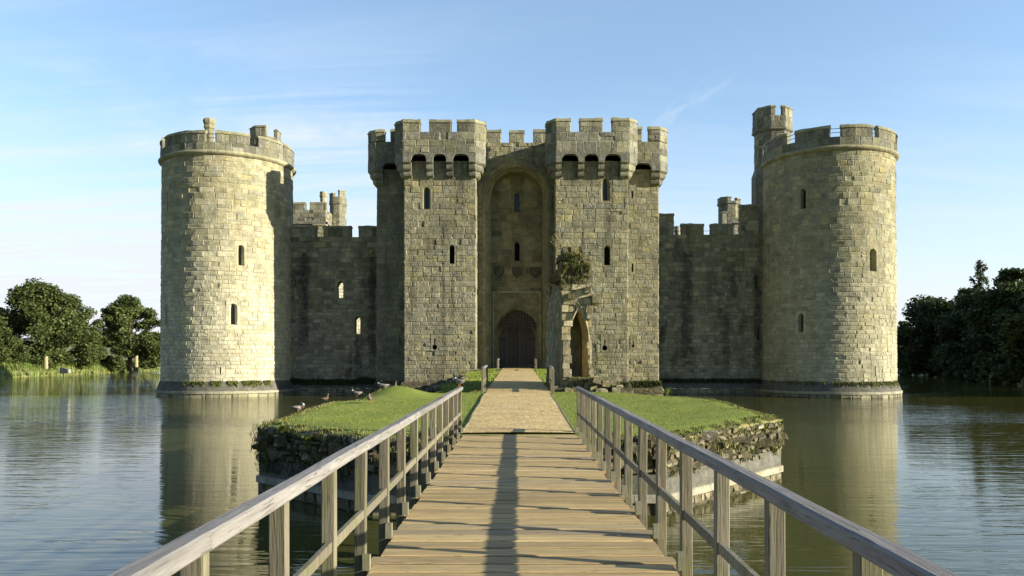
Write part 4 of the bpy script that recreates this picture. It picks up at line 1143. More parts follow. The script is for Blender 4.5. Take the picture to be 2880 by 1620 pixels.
# ------------------------------------------------------------------ grass blades
def blades(name, pts, h, w, mat, lean=.5, seed=1, dry=.1, label=None, cat=None, parent=None, kind='stuff'):
    rs = np.random.RandomState(seed); P = np.array(pts, dtype=np.float32); n = len(P)
    ang = rs.rand(n) * 2 * PI; hh = h * (.5 + rs.rand(n)); ww = w * (.6 + .8 * rs.rand(n)); la = rs.rand(n) * 2 * PI; ll = lean * rs.rand(n) * hh
    dx = np.cos(ang) * ww; dy = np.sin(ang) * ww
    off = np.zeros(3, np.float32)
    if parent is not None: off = np.array(parent.location, dtype=np.float32)
    P = P - off
    A = P.copy(); A[:, 0] -= dx; A[:, 1] -= dy; B = P.copy(); B[:, 0] += dx; B[:, 1] += dy
    A[:, 2] -= .02; B[:, 2] -= .02
    m1 = P.copy(); m1[:, 0] += np.cos(la) * ll * .35; m1[:, 1] += np.sin(la) * ll * .35; m1[:, 2] += hh * .6
    C1 = m1.copy(); C1[:, 0] += dx * .7; C1[:, 1] += dy * .7; C2 = m1.copy(); C2[:, 0] -= dx * .7; C2[:, 1] -= dy * .7
    Tt = P.copy(); Tt[:, 0] += np.cos(la) * ll; Tt[:, 1] += np.sin(la) * ll; Tt[:, 2] += hh
    V = np.stack([A, B, C1, C2, Tt], 1).reshape(-1, 3)
    me = bpy.data.meshes.new(name); base = np.arange(n) * 5
    q = np.stack([base, base + 1, base + 2, base + 3], 1); t = np.stack([base + 3, base + 2, base + 4], 1)
    me.vertices.add(len(V)); me.vertices.foreach_set('co', V.ravel())
    me.loops.add(n * 7); me.polygons.add(n * 2)
    li = np.concatenate([q, t], 1).ravel(); me.loops.foreach_set('vertex_index', li)
    st = np.stack([np.arange(n) * 7, np.arange(n) * 7 + 4], 1).ravel(); me.polygons.foreach_set('loop_start', st)
    me.update(calc_edges=True)
    at = me.attributes.new('blk', 'FLOAT_VECTOR', 'FACE')
    a = np.zeros((n, 2, 3), np.float32); a[:, :, 0] = rs.rand(n)[:, None]; a[:, :, 1] = (rs.rand(n) < dry)[:, None] * rs.rand(n)[:, None]
    at.data.foreach_set('vector', a.ravel())
    me.materials.append(mat); o = bpy.data.objects.new(name, me); COL.objects.link(o)
    if parent is not None: o.parent = parent
    else: tag(o, label, cat, None, kind)
    return o
rs = random.Random(8); pts = []
while len(pts) < 90000:
    x, y = rs.uniform(-6.1, 6.8), rs.uniform(15.6, 29.3)
    if rs.random() > 1.25 - (y - 15) / 22: continue
    if pxl(y) + rs.uniform(-.06, .07) < x < pxr(y) + rs.uniform(-.07, .06): continue
    d = oct_dist(x, y)
    if d < -.04: continue
    pts.append((x, y, lawnz(x, y)))
blades('lawn_blades', pts, .014, .0045, M['lawn'], 1.6, 1, .14, 'short mown bright green grass covering the island', 'grass')
pts = []
while len(pts) < 25000:
    x, y = rs.uniform(-4.5, 4.0), rs.uniform(32.3, 60)
    if pxl(y) - .04 < x < pxr(y) + .04: continue
    pts.append((x, y, cwz(x, y)))
blades('causeway_grass', pts, .05, .012, M['lawn'], .8, 2, .1, 'mown grass either side of the path near the castle gate', 'grass')
fm = MB()
for k in range(70):
    x, y = rs.uniform(-5, 6), rs.uniform(17, 28); q = rs.uniform(.010, .022)
    if abs(x) < 1.3 or oct_dist(x, y) < .5: continue
    z = lawnz(x, y) + .022; fm.quad([(x - q, y - q * .5, z), (x + q, y - q, z + .006), (x + q * .6, y + q, z + .012), (x - q * .7, y + q, z + .004)])
fo = fm.build('daisies', M['feather']); tag(fo, 'tiny white daisies and feathers scattered on the island lawn', 'daisies', kind='stuff')
# shaggy fringe hanging over the island edge
pts = []; 
for i in range(8):
    a, b = Vector(OCT[i]), Vector(OCT[(i + 1) % 8]); e = (b - a).normalized(); nn = Vector((e.y, -e.x)); L = (b - a).length
    for k in range(int(L * 480)):
        t = rs.random(); p = a.lerp(b, t)
        o = rs.uniform(-.35, .10); p = p + nn * o
        if abs(p.x) < 1.3 and p.y < 17: continue
        if mnoise.noise(Vector((p.x * 2.2, p.y * 2.2, 7))) < -.15: continue
        z = lawnz(p.x, p.y) if o < .02 else -.06 - rs.random() * .16
        pts.append((p.x, p.y, z))
blades('edge_grass', pts, .05, .010, M['wild'], 1.6, 3, .45, 'longer shaggy grass fringing the rim of the island', 'grass')
# plants rooted in the face of the retaining wall
pts = []
for i in range(8):
    a, b = Vector(OCT[i]), Vector(OCT[(i + 1) % 8]); e = (b - a).normalized(); nn = Vector((e.y, -e.x)); L = (b - a).length
    for k in range(int(L * 620)):
        p = a.lerp(b, rs.random()); z = rs.uniform(-.9, -.1)
        if mnoise.noise(Vector((p.x * 2.4, p.y * 2.4, z * 3.5))) < .08: continue
        p = p + nn * rs.uniform(.03, .14); pts.append((p.x, p.y, z))
blades('wall_plants', pts, .10, .010, M['wild'], 1.6, 4, .3, 'weeds and moss growing out of the rough island wall', 'weeds')
# the dark clumpy overhang on the shaded side
pts = []
a, b = Vector(OCT[7]), Vector(OCT[0]); nn = Vector((-1, -1)).normalized()
for k in range(1500):
    p = a.lerp(b, rs.random() ** 1.2) + nn * rs.uniform(0, .16); pts.append((p.x, p.y, rs.uniform(-1.1, -.16)))
for k in range(700):
    y = rs.uniform(18.2, 22); pts.append((-5.97 - rs.uniform(0, .25), y, rs.uniform(-.7, -.05)))
blades('overhanging_plants', pts, .10, .010, M['dark'], 2.2, 5, .05, 'dark overgrown weeds hanging over the shaded corner of the island wall', 'weeds')

def fern(loc, n, L, seed, label, cat='fern', mat='fern', up=.8, wid=.035):
    r = random.Random(seed); mb = MB(); x0, y0, z0 = loc
    for k in range(n):
        a = r.uniform(0, 2 * PI); l = L * r.uniform(.6, 1.1); dirx, diry = math.cos(a), math.sin(a); w = wid * r.uniform(.8, 1.2); c = (r.random(), 0, 0)
        P = []
        for q in range(6):
            t = q / 5; rr = l * t * (.35 + .4 * t); z = l * up * (t - .45 * t * t)
            P.append((x0 + dirx * rr, y0 + diry * rr, z0 + z))
        for q in range(5):
            wa, wb = w * math.sin(PI * (.12 + .88 * q / 5)), w * math.sin(PI * (.12 + .88 * (q + 1) / 5))
            A, B = P[q], P[q + 1]; sx, sy = -diry, dirx
            mb.quad([(A[0] - sx * wa, A[1] - sy * wa, A[2]), (A[0] + sx * wa, A[1] + sy * wa, A[2]), (B[0] + sx * wb, B[1] + sy * wb, B[2]), (B[0] - sx * wb, B[1] - sy * wb, B[2])], c)
    o = mb.build('fern' if cat == 'fern' else 'plant', M[mat]); tag(o, label, cat)
    # origin at the base
    me = o.data; me.transform(Matrix.Translation((-x0, -y0, -z0))); o.location = loc
    return o
fern((-5.2, 17.35, -.02 - .1), 26, .42, 1, 'bright green fern clump at the shaded corner of the island wall')
fern((-4.5, 16.75, -.25), 14, .40, 2, 'smaller fern with long fronds low on the shaded island wall')
fern((-5.05, 27.0, .05), 30, .50, 3, 'leafy green fern beside the grassy mound where two ducks rest')
fern((-1.75, 15.65, -.15), 12, .28, 4, 'small fern sprouting below the lawn behind the first railing')
fern((6.65, 20.3, -.12), 34, .32, 5, 'bushy green plant at the sunlit tip of the island', 'plant', 'fern', 1.0, .02)
fern((5.15, 26.9, .1), 9, .42, 6, 'lone upright weed standing at the far edge of the island lawn', 'plant', 'fern', 1.9, .03)

# ------------------------------------------------------------------ footbridges
rb_ = random.Random(31)
def wbox(mb, x0, x1, y0, y1, z0, z1, c=None, ch=.006, nseg=1, wob=0.0, axis='y'):
    """board with chamfered long edges"""
    c = c or (rb_.random(), rb_.random(), 0)
    rings = []
    for k in range(nseg + 1):
        t = k / nseg; w = [rb_.uniform(-wob, wob) for _ in range(4)]
        if axis == 'y':
            y = y0 + (y1 - y0) * t
            P = [(x0 + ch + w[0], z0 + w[1]), (x1 - ch + w[0], z0 + w[1]), (x1 + w[0], z0 + ch + w[1]), (x1 + w[0], z1 - ch + w[1]), (x1 - ch + w[0], z1 + w[1]), (x0 + ch + w[0], z1 + w[1]), (x0 + w[0], z1 - ch + w[1]), (x0 + w[0], z0 + ch + w[1])]
            rings.append([(a, y, b) for a, b in P][::-1])
        elif axis == 'x':
            x = x0 + (x1 - x0) * t
            P = [(y0 + ch + w[0], z0), (y1 - ch + w[1], z0), (y1 + w[1], z0 + ch), (y1 + w[1], z1 - ch + w[2]), (y1 - ch + w[1], z1 + w[2]), (y0 + ch + w[0], z1 + w[3]), (y0 + w[0], z1 - ch + w[3]), (y0 + w[0], z0 + ch)]
            rings.append([(x, a, b) for a, b in P])
        else:
            z = z0 + (z1 - z0) * t
            P = [(x0 + ch, y0), (x1 - ch, y0), (x1, y0 + ch), (x1, y1 - ch), (x1 - ch, y1), (x0 + ch, y1), (x0, y1 - ch), (x0, y0 + ch)]
            rings.append([(a + w[0], b + w[1], z) for a, b in P])
    mb.loft(rings, True, True, c)
FB = thing('footbridge', (0, 6, WZ), 'long plank footbridge with wooden railings leading over the moat to the grassy island', 'footbridge')
mb = MB(); y = -3.0; k = 0; gd = MB()
while y < 15.80:
    w = rb_.choice([.235, .24, .25, .26]) - .038
    if y + w > 15.84: w = 15.84 - y
    ext = .055 if k % 4 == 1 else rb_.uniform(-.012, .012)
    tl = rb_.uniform(-.002, .002)
    wbox(mb, -1.09 - ext, 1.185 + ext, y, y + w, -.06 + tl, tl, (rb_.random(), rb_.random(), 0), .010, 12, .0015, 'x')
    gp = rb_.uniform(.026, .046)
    if y + w + gp < 15.8: gd.box(-1.06, 1.16, y + w - .002, y + w + gp + .002, -.05, -.011 + rb_.uniform(-.004, .003))  # dark strip between planks, its colour standing for the shade in the gap
    y += w + gp; k += 1
mb.build('deck', M['plank'], FB); gd.build('gap_shade_strips', M['gap_shade'], FB)['kind'] = 'stuff'
mb = MB()
for x in (-.95, -.3, .35, 1.0): mb.box(x - .07, x + .07, -3, 15.7, -.36, -.066)
for yy in (-2.5, 1.0, 4.5, 8.0, 11.5, 14.8):
    mb.box(-1.25, 1.35, yy - .1, yy + .1, -.56, -.36)
mb.build('beam', M['post'], FB)
for yy in (1.0, 4.5, 8.0, 11.5, 14.8):
    for x in (-1.0, 1.1):
        pb = MB(); pb.tube([(x, yy, -2.6), (x, yy, -.56)], .13, 10); pb.build('pile', M['post'], FB)
def railing(root, xi, sgn, ys, zf, h=.96, blocks=True, mid=True, y_end=None, y_start=None):
    """xi = inner face of the posts; sgn = +1 right, -1 left"""
    rail = bpy.data.objects.new('railing', None); COL.objects.link(rail); rail.parent = root
    rail.location = Vector((xi, ys[0], 0)) - root.location
    y0, y1 = (y_start if y_start is not None else ys[0] - .1), (y_end if y_end is not None else ys[-1] + .12)
    X = lambda a, b: sorted((xi + sgn * a, xi + sgn * b))
    # handrail in lengths that follow the posts
    hm = MB(); yb = [y0] + [yy for i, yy in enumerate(ys) if i % 3 == 2 and y0 < yy < y1 - .5] + [y1]
    for a, b in zip(yb, yb[1:]):
        c = (rb_.random(), rb_.random(), 0); n = max(1, int((b - a) / .5)); rings = []; xa, xb = X(-.025, .062)
        for q in range(n + 1):
            yq = a + (b - a - .003) * q / n; zt = zf(yq) + h + rb_.uniform(-.0035, .0035); dx = rb_.uniform(-.003, .003); e = .010
            P = [(xa + e, zt - .075), (xb - e, zt - .075), (xb, zt - .075 + e), (xb, zt - e), (xb - e, zt), (xa + e, zt), (xa, zt - e), (xa, zt - .075 + e)]
            rings.append([(px + dx, yq, pz) for px, pz in P][::-1])
        hm.loft(rings, True, True, c)
    hm.build('handrail', M['rail'], rail)
    for yy in ys:
        pm = MB(); xa, xb = X(0, .085); dy = rb_.uniform(-.01, .01)
        wbox(pm, xa, xb, yy - .035 + dy, yy + .035 + dy, zf(yy) - .42, zf(yy) + h - .076, None, .006, 3, .0025, 'z')
        pm.build('post', M['post'], rail)
        if blocks:
            bm2 = MB(); xa, xb = X(-.042, .012)
            wbox(bm2, xa, xb, yy - .115, yy - .042, zf(yy) + .004, zf(yy) + .12 + rb_.uniform(-.01, .01), None, .004, 1, 0, 'z')
            xa, xb = X(-.045, .010); bm2.box(xa, xb, yy - .121, yy - .1155, zf(yy) + .004, zf(yy) + .13)
            bm2.build('post_block', M['shoe'], rail)
    if mid:
        mm = MB()
        for a, b in zip(ys, ys[1:]):
            xa, xb = X(.012, .050); o = rb_.uniform(-.006, .006)
            wbox(mm, xa, xb, a + .036, b - .036, (zf(a) + zf(b)) / 2 + .370 + o, (zf(a) + zf(b)) / 2 + .438 + o, None, .004, 2, .002, 'y')
        mm.build('mid_rail', M['post'], rail)
    return rail
ysr = [3.88 + 1.02 * k for k in range(-6, 13)]
railing(FB, 1.24, 1, ysr, lambda y: 0, y_end=16.2)
railing(FB, -1.135, -1, ysr, lambda y: 0, y_end=16.2)
SB = thing('footbridge', (0, 30, WZ), 'short footbridge with low wooden railings between the island and the ruined arch', 'footbridge')
mb = MB()
for x in (-1.05, 0, 1.1): mb.box(x - .08, x + .08, 28.4, 32.6, pathz(30) - .35, pathz(30) - .06)
mb.build('beam', M['post'], SB)
mb = MB(); yy = 28.3
while yy < 32.6:
    wbox(mb, -1.16, 1.24, yy, yy + .2, pathz(yy) - .05, pathz(yy) - .004, None, .004, 1, 0, 'x'); yy += .21
mb.build('deck', M['plank'], SB)
ys2 = [27.5 + 1.05 * k for k in range(5)]
railing(SB, 1.235, 1, ys2, pathz, .92, False, True); railing(SB, -1.16, -1, ys2, pathz, .92, False, True)
GB = thing('gate_footbridge', (0, 54.5, WZ), 'short railed crossing right in front of the castle gate, its end posts beside the gravel', 'footbridge')
ys3 = [53.5 + 1.05 * k for k in range(4)]
railing(GB, 1.30, 1, ys3, pathz, .82, False, True); railing(GB, -1.27, -1, ys3, pathz, .82, False, True)
mb = MB(); yy = 53.2
while yy < 57:
    wbox(mb, -1.2, 1.25, yy, yy + .2, pathz(yy) - .05, pathz(yy) - .004, None, .004, 1, 0, 'x'); yy += .21
mb.build('deck', M['plank'], GB)

# ------------------------------------------------------------------ ruined barbican
RU = thing('ruined_barbican', (2.4, 33.6, -1.6), 'tall broken barbican fragment with a pointed doorway and grass on top, beside the path', 'ruin')
rr_ = random.Random(14)
def ruin_row(z):
    """solid X intervals for the front face at height z"""
    L = 1.94 + .04 * math.sin(z * 7); Rr = 3.16 + .05 * math.sin(z * 5)
    if z > 5.75: L, Rr = 1.95, 2.8
    elif z > 5.2: L, Rr = 1.78, 3.05
    elif z > 4.9: L, Rr = 1.70, 3.12
    elif z > 4.5: Rr = 2.95
    elif z > 4.28: Rr = 3.08
    elif z > 3.85: Rr = 3.48 if z < 4.1 else 3.22
    elif z > 3.1: Rr = 3.14 + .05 * math.sin(z * 9)
    elif z > 2.7: Rr = 3.06
    else: Rr = 3.20 + .08 * math.sin(z * 3.1) + .04 * math.sin(z * 11)
    op = None
    if z < 3.5:
        w = pointed(z, .36, 2.25, 3.5); c = 2.64
        if w > .02: op = (c - w, c + w)
    return L, Rr, op
mb = MB(); mt = MB(); z = .1
while z < 6.0:
    h = rr_.uniform(.24, .36); L, Rr, op = ruin_row(z + h / 2)
    iv = [(L, Rr)] if not op else [(L, op[0]), (op[1], Rr)]
    for a, b in iv:
        x = a
        while x < b - .02:
            w = min(rr_.uniform(.22, .46), b - x)
            if b - x - w < .12: w = b - x
            dy = rr_.uniform(-.07, .08); e = rr_.uniform(-.05, .05) if (abs(x - a) < .01 or abs(x + w - b) < .01) else 0
            for (ya, yb) in ((33.0 + dy, 33.75), (33.74, 34.4 + dy * .5)):
                (mt if z > 4.55 else mb).box(x + .008 + (e if x == a else 0), x + w - .008 + (e if x + w >= b - .01 else 0), ya, yb, z + .008, z + h - .006, (rr_.random(), rr_.random(), 0), .018, rr_)
            x += w
    z += h
for k in range(46):
    x = rr_.uniform(1.55, 2.1); q = rr_.uniform(.08, .17); z = 4.85 + rr_.random() * (.75 * (x - 1.3))
    mt.box(x - q, x + q, 33.1 + rr_.uniform(0, .5), 34.2, z - q, z + q, (rr_.random(), rr_.random(), 0), .03, rr_)
mb.build('front_wall', M['ruin'], RU); mt.build('overgrown_top', M['rubbletop'], RU)
# solid core so that no light leaks through the joints
mb = MB()
mb.box(1.99, 2.22, 33.12, 34.3, 0, 5.3); mb.box(3.04, 3.06, 33.12, 34.3, 0, 2.9); mb.box(2.0, 2.95, 33.12, 34.3, 3.62, 5.4)
mb.box(1.9, 3.3, 34.3, 34.5, 0, 4.6)
mb.build('core', M['ruin'], RU)
# slanted moulded jamb on the path side
mb = MB(); p0 = Vector((1.56, 39.6)); p1 = Vector((1.95, 33.12)); f = line_fn(p0, p1)
masonry(mb, f, 0, f.L, .1, 4.95, (.3, .4), (.3, .6), .05, .04, rnd=rr_)
f = line_fn((2.5, 39.6), (1.56, 39.6)); masonry(mb, f, 0, f.L, -1.5, 4.9, rnd=rr_)
f = line_fn((2.75, 34.3), (2.5, 39.6)); masonry(mb, f, 0, f.L, -1.5, 4.9, rnd=rr_)
f = line_fn(p0, p1); masonry(mb, f, 0, f.L, -1.5, .1, rnd=rr_)
mb.quad([(1.56, 39.6, 4.9), (1.95, 33.12, 4.9), (2.75, 34.3, 4.9), (2.5, 39.6, 4.9)])
for k in range(60):
    t = rr_.random(); x = 1.6 + .35 * t + rr_.uniform(0, .7); y = 39.5 - 6 * t; q = rr_.uniform(.1, .22); z = 4.9 + rr_.uniform(-.1, .12)
    mb.box(x - q, x + q, y - q, y + q, z - q * .7, z + q * .5, (rr_.random(), rr_.random(), 0), q * .3, rr_)
for t in (.55, .64, .73, .82, .9, .97):
    p = p0.lerp(p1, t); mb.tube([(p.x, p.y - .03, .2), (p.x, p.y - .03, 1.5), (p.x + .01, p.y - .03, 3.0), (p.x + .04, p.y, 3.9)], [.09, .085, .085, .06], 7)
mb.build('passage_wall', M['recess'], RU)  # darker stone than the front wall, putting this side's shade into the colour
# splayed, moulded right reveal of the doorway
mb = MB(); ZR = [.55 + 2.9 * k / 20 for k in range(21)]
prof = [(0.0, 33.02), (-.05, 33.08), (-.03, 33.16), (-.12, 33.22), (-.10, 33.32), (-.20, 33.40), (-.19, 33.6), (-.19, 34.2)]
mb.loft([[(2.64 + max(pointed(z, .37, 2.25, 3.5) + dx, -.05), y, z) for dx, y in prof] for z in ZR], False, False)
mb.build('door_reveal', M['warm'], RU)
mb = MB()
P = [(2.64 + pointed(z, .40, 2.25, 3.56), 32.99, z) for z in [2.2 + 1.36 * k / 9 for k in range(10)]] + [(2.60, 32.99, 3.62), (2.50, 32.99, 3.45), (2.36, 32.99, 3.15)]
mb.tube(P, [.05] * 10 + [.05, .045, .03], 6)
mb.tube([(2.80, 32.98, 3.3), (2.72, 32.97, 3.65), (2.58, 32.97, 3.82), (2.66, 32.97, 4.0)], [.05, .055, .05, .03], 6)
mb.build('arch_rib', M['ruin'], RU)
# hanging corbel stones and rubble base
mb = MB()
for (x, y, z, s) in ((3.05, 33.0, 3.55, .14), (3.05, 32.98, 3.25, .11), (3.35, 32.95, 3.98, .17), (2.3, 32.9, 4.1, .13), (2.98, 32.95, 4.35, .13)):
    mb.box(x - s, x + s, y - s, y + s * 1.5, z - s, z + s, (rr_.random(), rr_.random(), 0), .03, rr_)
for k in range(420):
    x = rr_.uniform(1.5, 4.3); y = rr_.uniform(32.1, 34.6); top = .28 + .5 * max(0, 1 - abs(x - 3.2) / 1.3) * (1 if x > 2.2 else .5); z = rr_.uniform(-.4, top); s = rr_.uniform(.06, .17)
    if x < 1.75 and z > .35: continue
    mb.box(x - s, x + s, y - s, y + s, z - s, z + s * .6, (rr_.random(), rr_.random(), 0), s * .35, rr_)
mb.box(1.8, 4.1, 32.5, 34.5, -1.8, .3, (.3, .3, 0), .05, rr_); mb.box(2.2, 3.9, 32.6, 34.3, .3, .62, (.3, .3, 0), .08, rr_)
mb.build('rubble_base', M['rough'], RU)['kind'] = 'stuff'
pts = []
for k in range(9000):       # uneven mat of dry grass and weeds that caps the rubble and trails down its face
    x = rr_.uniform(1.38, 3.12); top = (5.05 if x < 1.75 else 5.55 if x < 2.0 else 5.95 if x < 2.7 else 5.5) + .12 * mnoise.noise(Vector((x * 5, 1, 0)))
    z = top - abs(rr_.gauss(0, .5)) * (1.1 if x < 2.9 else .5)
    if z < 4.45 + .5 * mnoise.noise(Vector((x * 4, 0, 4))): continue
    if mnoise.noise(Vector((x * 6.5, 0, z * 6.5))) < (.12 if z < top - .15 else -.3): continue
    y = 32.93 - .06 * rr_.random() if z < top - .1 else rr_.uniform(32.9, 34.2)
    pts.append((x, y + (.45 if x < 1.85 else 0), z))
blades('dark_weeds', [(x, y - .02, z - .1) for x, y, z in pts[::7]], .10, .012, M['dark'], 1.8, 16, .1, parent=RU)
for k in range(500): pts.append((rr_.uniform(2.2, 3.9), rr_.uniform(32.5, 33), .62))
blades('grass_tuft', pts, .085, .008, M['wild'], 1.8, 6, .65, parent=RU)
for ch_ in RU.children:
    if ch_.name.startswith(('grass_tuft', 'dark_weeds')): ch_['kind'] = 'stuff'
mb = MB()
for k in range(26):
    x = rr_.gauss(2.1, .35); y = rr_.uniform(33, 34); z = 5.95 - .9 * ((x - 2.4) / .75) ** 2; l = rr_.uniform(.4, .95); a = rr_.uniform(-.9, .3)
    mb.tube([(x, y, z - .1), (x + l * math.sin(a) * .4, y, z + l * .5), (x + l * math.sin(a), y, z + l)], [.006, .005, .009], 4, (rr_.random(), .7, 0))
mb.build('dry_stalk', M['wild'], RU)['kind'] = 'stuff'; 

RU.scale = (.897, 1, .897); RU.location = (2.153, 30.2, -1.27)
# ------------------------------------------------------------------ trees
def leaf_mesh(name, clumps, nleaf, size, rs, droop=0.0):
    """clumps: (x,y,z,rx,rz); leaves spread mostly near each clump's shell"""
    C = np.array(clumps, np.float32); w = (C[:, 3] ** 2); w /= w.sum()
    idx = rs.choice(len(C), nleaf, p=w); d = rs.normal(size=(nleaf, 3)); d /= np.linalg.norm(d, axis=1)[:, None] + 1e-9
    r = rs.rand(nleaf) ** .45
    P = C[idx, :3] + d * r[:, None] * np.stack([C[idx, 3], C[idx, 3], C[idx, 4]], 1)
    P += rs.normal(size=P.shape) * .12
    if droop: P[:, 2] -= rs.rand(nleaf) * droop
    a = rs.normal(size=(nleaf, 3)); a[:, 2] *= .6; a /= np.linalg.norm(a, axis=1)[:, None]
    b = np.cross(a, rs.normal(size=(nleaf, 3))); b /= np.linalg.norm(b, axis=1)[:, None] + 1e-9
    s = (size * (.5 + rs.rand(nleaf)))[:, None]
    V = np.stack([P - a * s, P - b * s * .6, P + a * s, P + b * s * .6], 1).reshape(-1, 3)
    me = bpy.data.meshes.new(name); me.vertices.add(len(V)); me.vertices.foreach_set('co', V.astype(np.float32).ravel())
    me.loops.add(nleaf * 4); me.loops.foreach_set('vertex_index', np.arange(nleaf * 4)); me.polygons.add(nleaf); me.polygons.foreach_set('loop_start', np.arange(nleaf) * 4)
    me.update(calc_edges=True)
    at = me.attributes.new('blk', 'FLOAT_VECTOR', 'FACE'); A = np.zeros((nleaf, 3), np.float32)
    cl = rs.rand(len(C)); A[:, 0] = .45 * cl[idx] + .55 * rs.rand(nleaf); at.data.foreach_set('vector', A.ravel())
    return me
def make_tree(kind, H, Wd, seed, label, mat, nleaf, lsize, nclump=46, base=.16, name='oak_tree', cat='tree', group=None, trunk_r=.45):
    r = random.Random(seed); rs = np.random.RandomState(seed)
    root = thing(name, (0, 0, 0), label, cat, group)
    clumps = []; tips = []
    for k in range(nclump):
        if kind == 'round':
            t = r.random(); z = H * (base + (1 - base) * (t ** .85) * .94)
            prof = math.sin(PI * min(1, (.10 + .90 * (z / H - base) / (1 - base))) ** .75) ** .7 if z < H else 0
            a = r.uniform(0, 2 * PI); rad = Wd / 2 * prof * math.sqrt(r.uniform(.15, 1.0)) * r.uniform(.85, 1.12)
            cr = Wd * r.uniform(.075, .14)
            clumps.append((rad * math.cos(a), rad * math.sin(a), z - cr * .3, cr, cr * r.uniform(.55, .85)))
        elif kind == 'oak':
            t = r.random(); z = H * (base + (1 - base) * t * .93); prof = (1 - (abs(t - .30) / .74) ** 2.1) if t > .3 else .84 + .16 * t / .3
            a = r.uniform(0, 2 * PI); rad = Wd / 2 * max(.05, prof) * math.sqrt(r.uniform(.1, 1.0)) * r.uniform(.8, 1.1)
            cr = Wd * r.uniform(.055, .115)
            clumps.append((rad * math.cos(a), rad * math.sin(a), max(z, cr * .5), cr, cr * r.uniform(.5, .85)))
        elif kind == 'birch':
            t = r.random() ** .9; z = H * (base + (1 - base) * t); rad = Wd / 2 * (1 - t) ** .6 * math.sqrt(r.uniform(.0, 1)); a = r.uniform(0, 2 * PI)
            cr = Wd * r.uniform(.05, .11) * (1.1 - .6 * t); clumps.append((rad * math.cos(a), rad * math.sin(a), z, cr, cr * 1.7))
        else:   # bush: foliage to the ground
            t = r.random(); z = H * t ** .9 * .93; a = r.uniform(0, 2 * PI); rad = Wd / 2 * math.sqrt(max(.02, 1 - (t * .95) ** 2.2)) * math.sqrt(r.uniform(.1, 1)); cr = Wd * r.uniform(.08, .15)
            clumps.append((rad * math.cos(a), rad * math.sin(a), z, cr, cr * .75))
    me = leaf_mesh('crown', clumps, nleaf, lsize, rs, .5 if kind == 'birch' else 0)
    me.materials.append(M[mat]); o = bpy.data.objects.new('crown', me); COL.objects.link(o); o.parent = root
    tb = MB(); th = H * (.85 if kind == 'birch' else .55)
    tb.tube([(0, 0, -.6), (0, 0, .4), (r.uniform(-.2, .2), r.uniform(-.2, .2), th * .5), (r.uniform(-.4, .4), 0, th)], [trunk_r * 1.3, trunk_r, trunk_r * .7, trunk_r * .25], 9)
    for c in clumps[::2]:
        h0 = min(c[2] * .75, th * r.uniform(.25, .95)); mid = (c[0] * .45, c[1] * .45, h0 + (c[2] - h0) * .6)
        tb.tube([(0, 0, h0), mid, c[:3]], [trunk_r * .35, trunk_r * .2, trunk_r * .06], 5)
    tb.build('trunk', M['bark'], root)
    return root
def place(root, x, y, z, s=1.0, rot=0.0):
    root.location = (x, y, z); root.scale = (s, s, s); root.rotation_euler = (0, 0, rot)
def copy_tree(root, x, y, z, s, rot, label, group=None):
    c = root.copy(); COL.objects.link(c); place(c, x, y, z, s, rot); c['label'] = label
    for ch in root.children:
        k = ch.copy(); COL.objects.link(k); k.parent = c
    return c
GT = 'trees along the far left bank'
t1 = make_tree('oak', 15.0, 20.5, 41, 'largest oak on the far left bank, its crown reaching the picture edge', 'oak', 52000, .22, 115, .03, group=GT)
place(t1, XY(112, 133), 133, -.8)
t2 = make_tree('oak', 13.8, 15.6, 42, 'rounded oak standing just left of the sunlit round tower', 'oak', 40000, .22, 100, .03, group=GT)
place(t2, XY(366, 150), 150, -.8)
t3 = copy_tree(t2, XY(-40, 118), 118, .1, .62, 1.1, 'smaller oak cut by the left picture edge below the largest oak')
t5 = copy_tree(t1, XY(258, 230), 230, 2.0, .52, 3.0, 'oak further back, filling the gap between the two big oaks')
GH = 'distant hedgerow trees'
hb = make_tree('bush', 9, 14, 47, 'distant hedge tree at the left end of the meadow hedgerow', 'oak', 5000, .35, 26, name='hedge_tree', group=GH, trunk_r=.3)
place(hb, XY(150, 330), 330, 6.0)
for i, (px, D, s, lb) in enumerate(((215, 320, 1.0, 'distant hedge tree seen under the gap between the two big oaks'), (270, 330, 1.15, 'distant hedge tree just left of the rounded oak'), (330, 340, 1.0, 'distant hedge tree behind the rounded oak'))):
    copy_tree(hb, XY(px, D), D, 6.0, s, i * 1.7, lb)
bs = make_tree('bush', 2.6, 5.0, 52, 'low dark bush on the bank between the two big oaks', 'dark', 3500, .16, 20, name='bush', cat='bush', trunk_r=.1, group='bushes low on the banks')
place(bs, XY(218, 135), 135, .1)

GR = 'dark trees along the far right bank'
tr1 = make_tree('bush', 11.6, 15.0, 61, 'broad dark green tree next to the half shaded round tower, on the right bank', 'dark', 30000, .24, 80, name='broadleaf_tree', group=GR, trunk_r=.35)
place(tr1, XY(2640, 122), 122, -.9)
tr2 = make_tree('birch', 15.0, 5.6, 62, 'slender birch with the highest tip on the right bank', 'birch', 6000, .15, 60, .22, 'birch_tree', group=GR, trunk_r=.2)
place(tr2, XY(2757, 112), 112, .2)
tr3 = make_tree('oak', 13.6, 10.5, 63, 'tall dark tree beside the birch, nearer the right picture edge', 'dark', 24000, .2, 70, .0, 'broadleaf_tree', group=GR, trunk_r=.3)
place(tr3, XY(2850, 104), 104, .2)
copy_tree(tr1, XY(2790, 108), 108, -.3, .92, 2.0, 'dark rounded tree below and behind the birch')
copy_tree(tr1, XY(2705, 122), 122, -.3, .85, 4.0, 'dark tree filling the bank between the broad tree and the birch')
copy_tree(tr3, XY(2545, 140), 140, -.3, .62, 1.0, 'dark tree peeping out right behind the edge of the half shaded tower')
copy_tree(tr1, XY(2900, 90), 90, -.3, .9, 5.0, 'dark tree cut by the right picture edge close to the water')
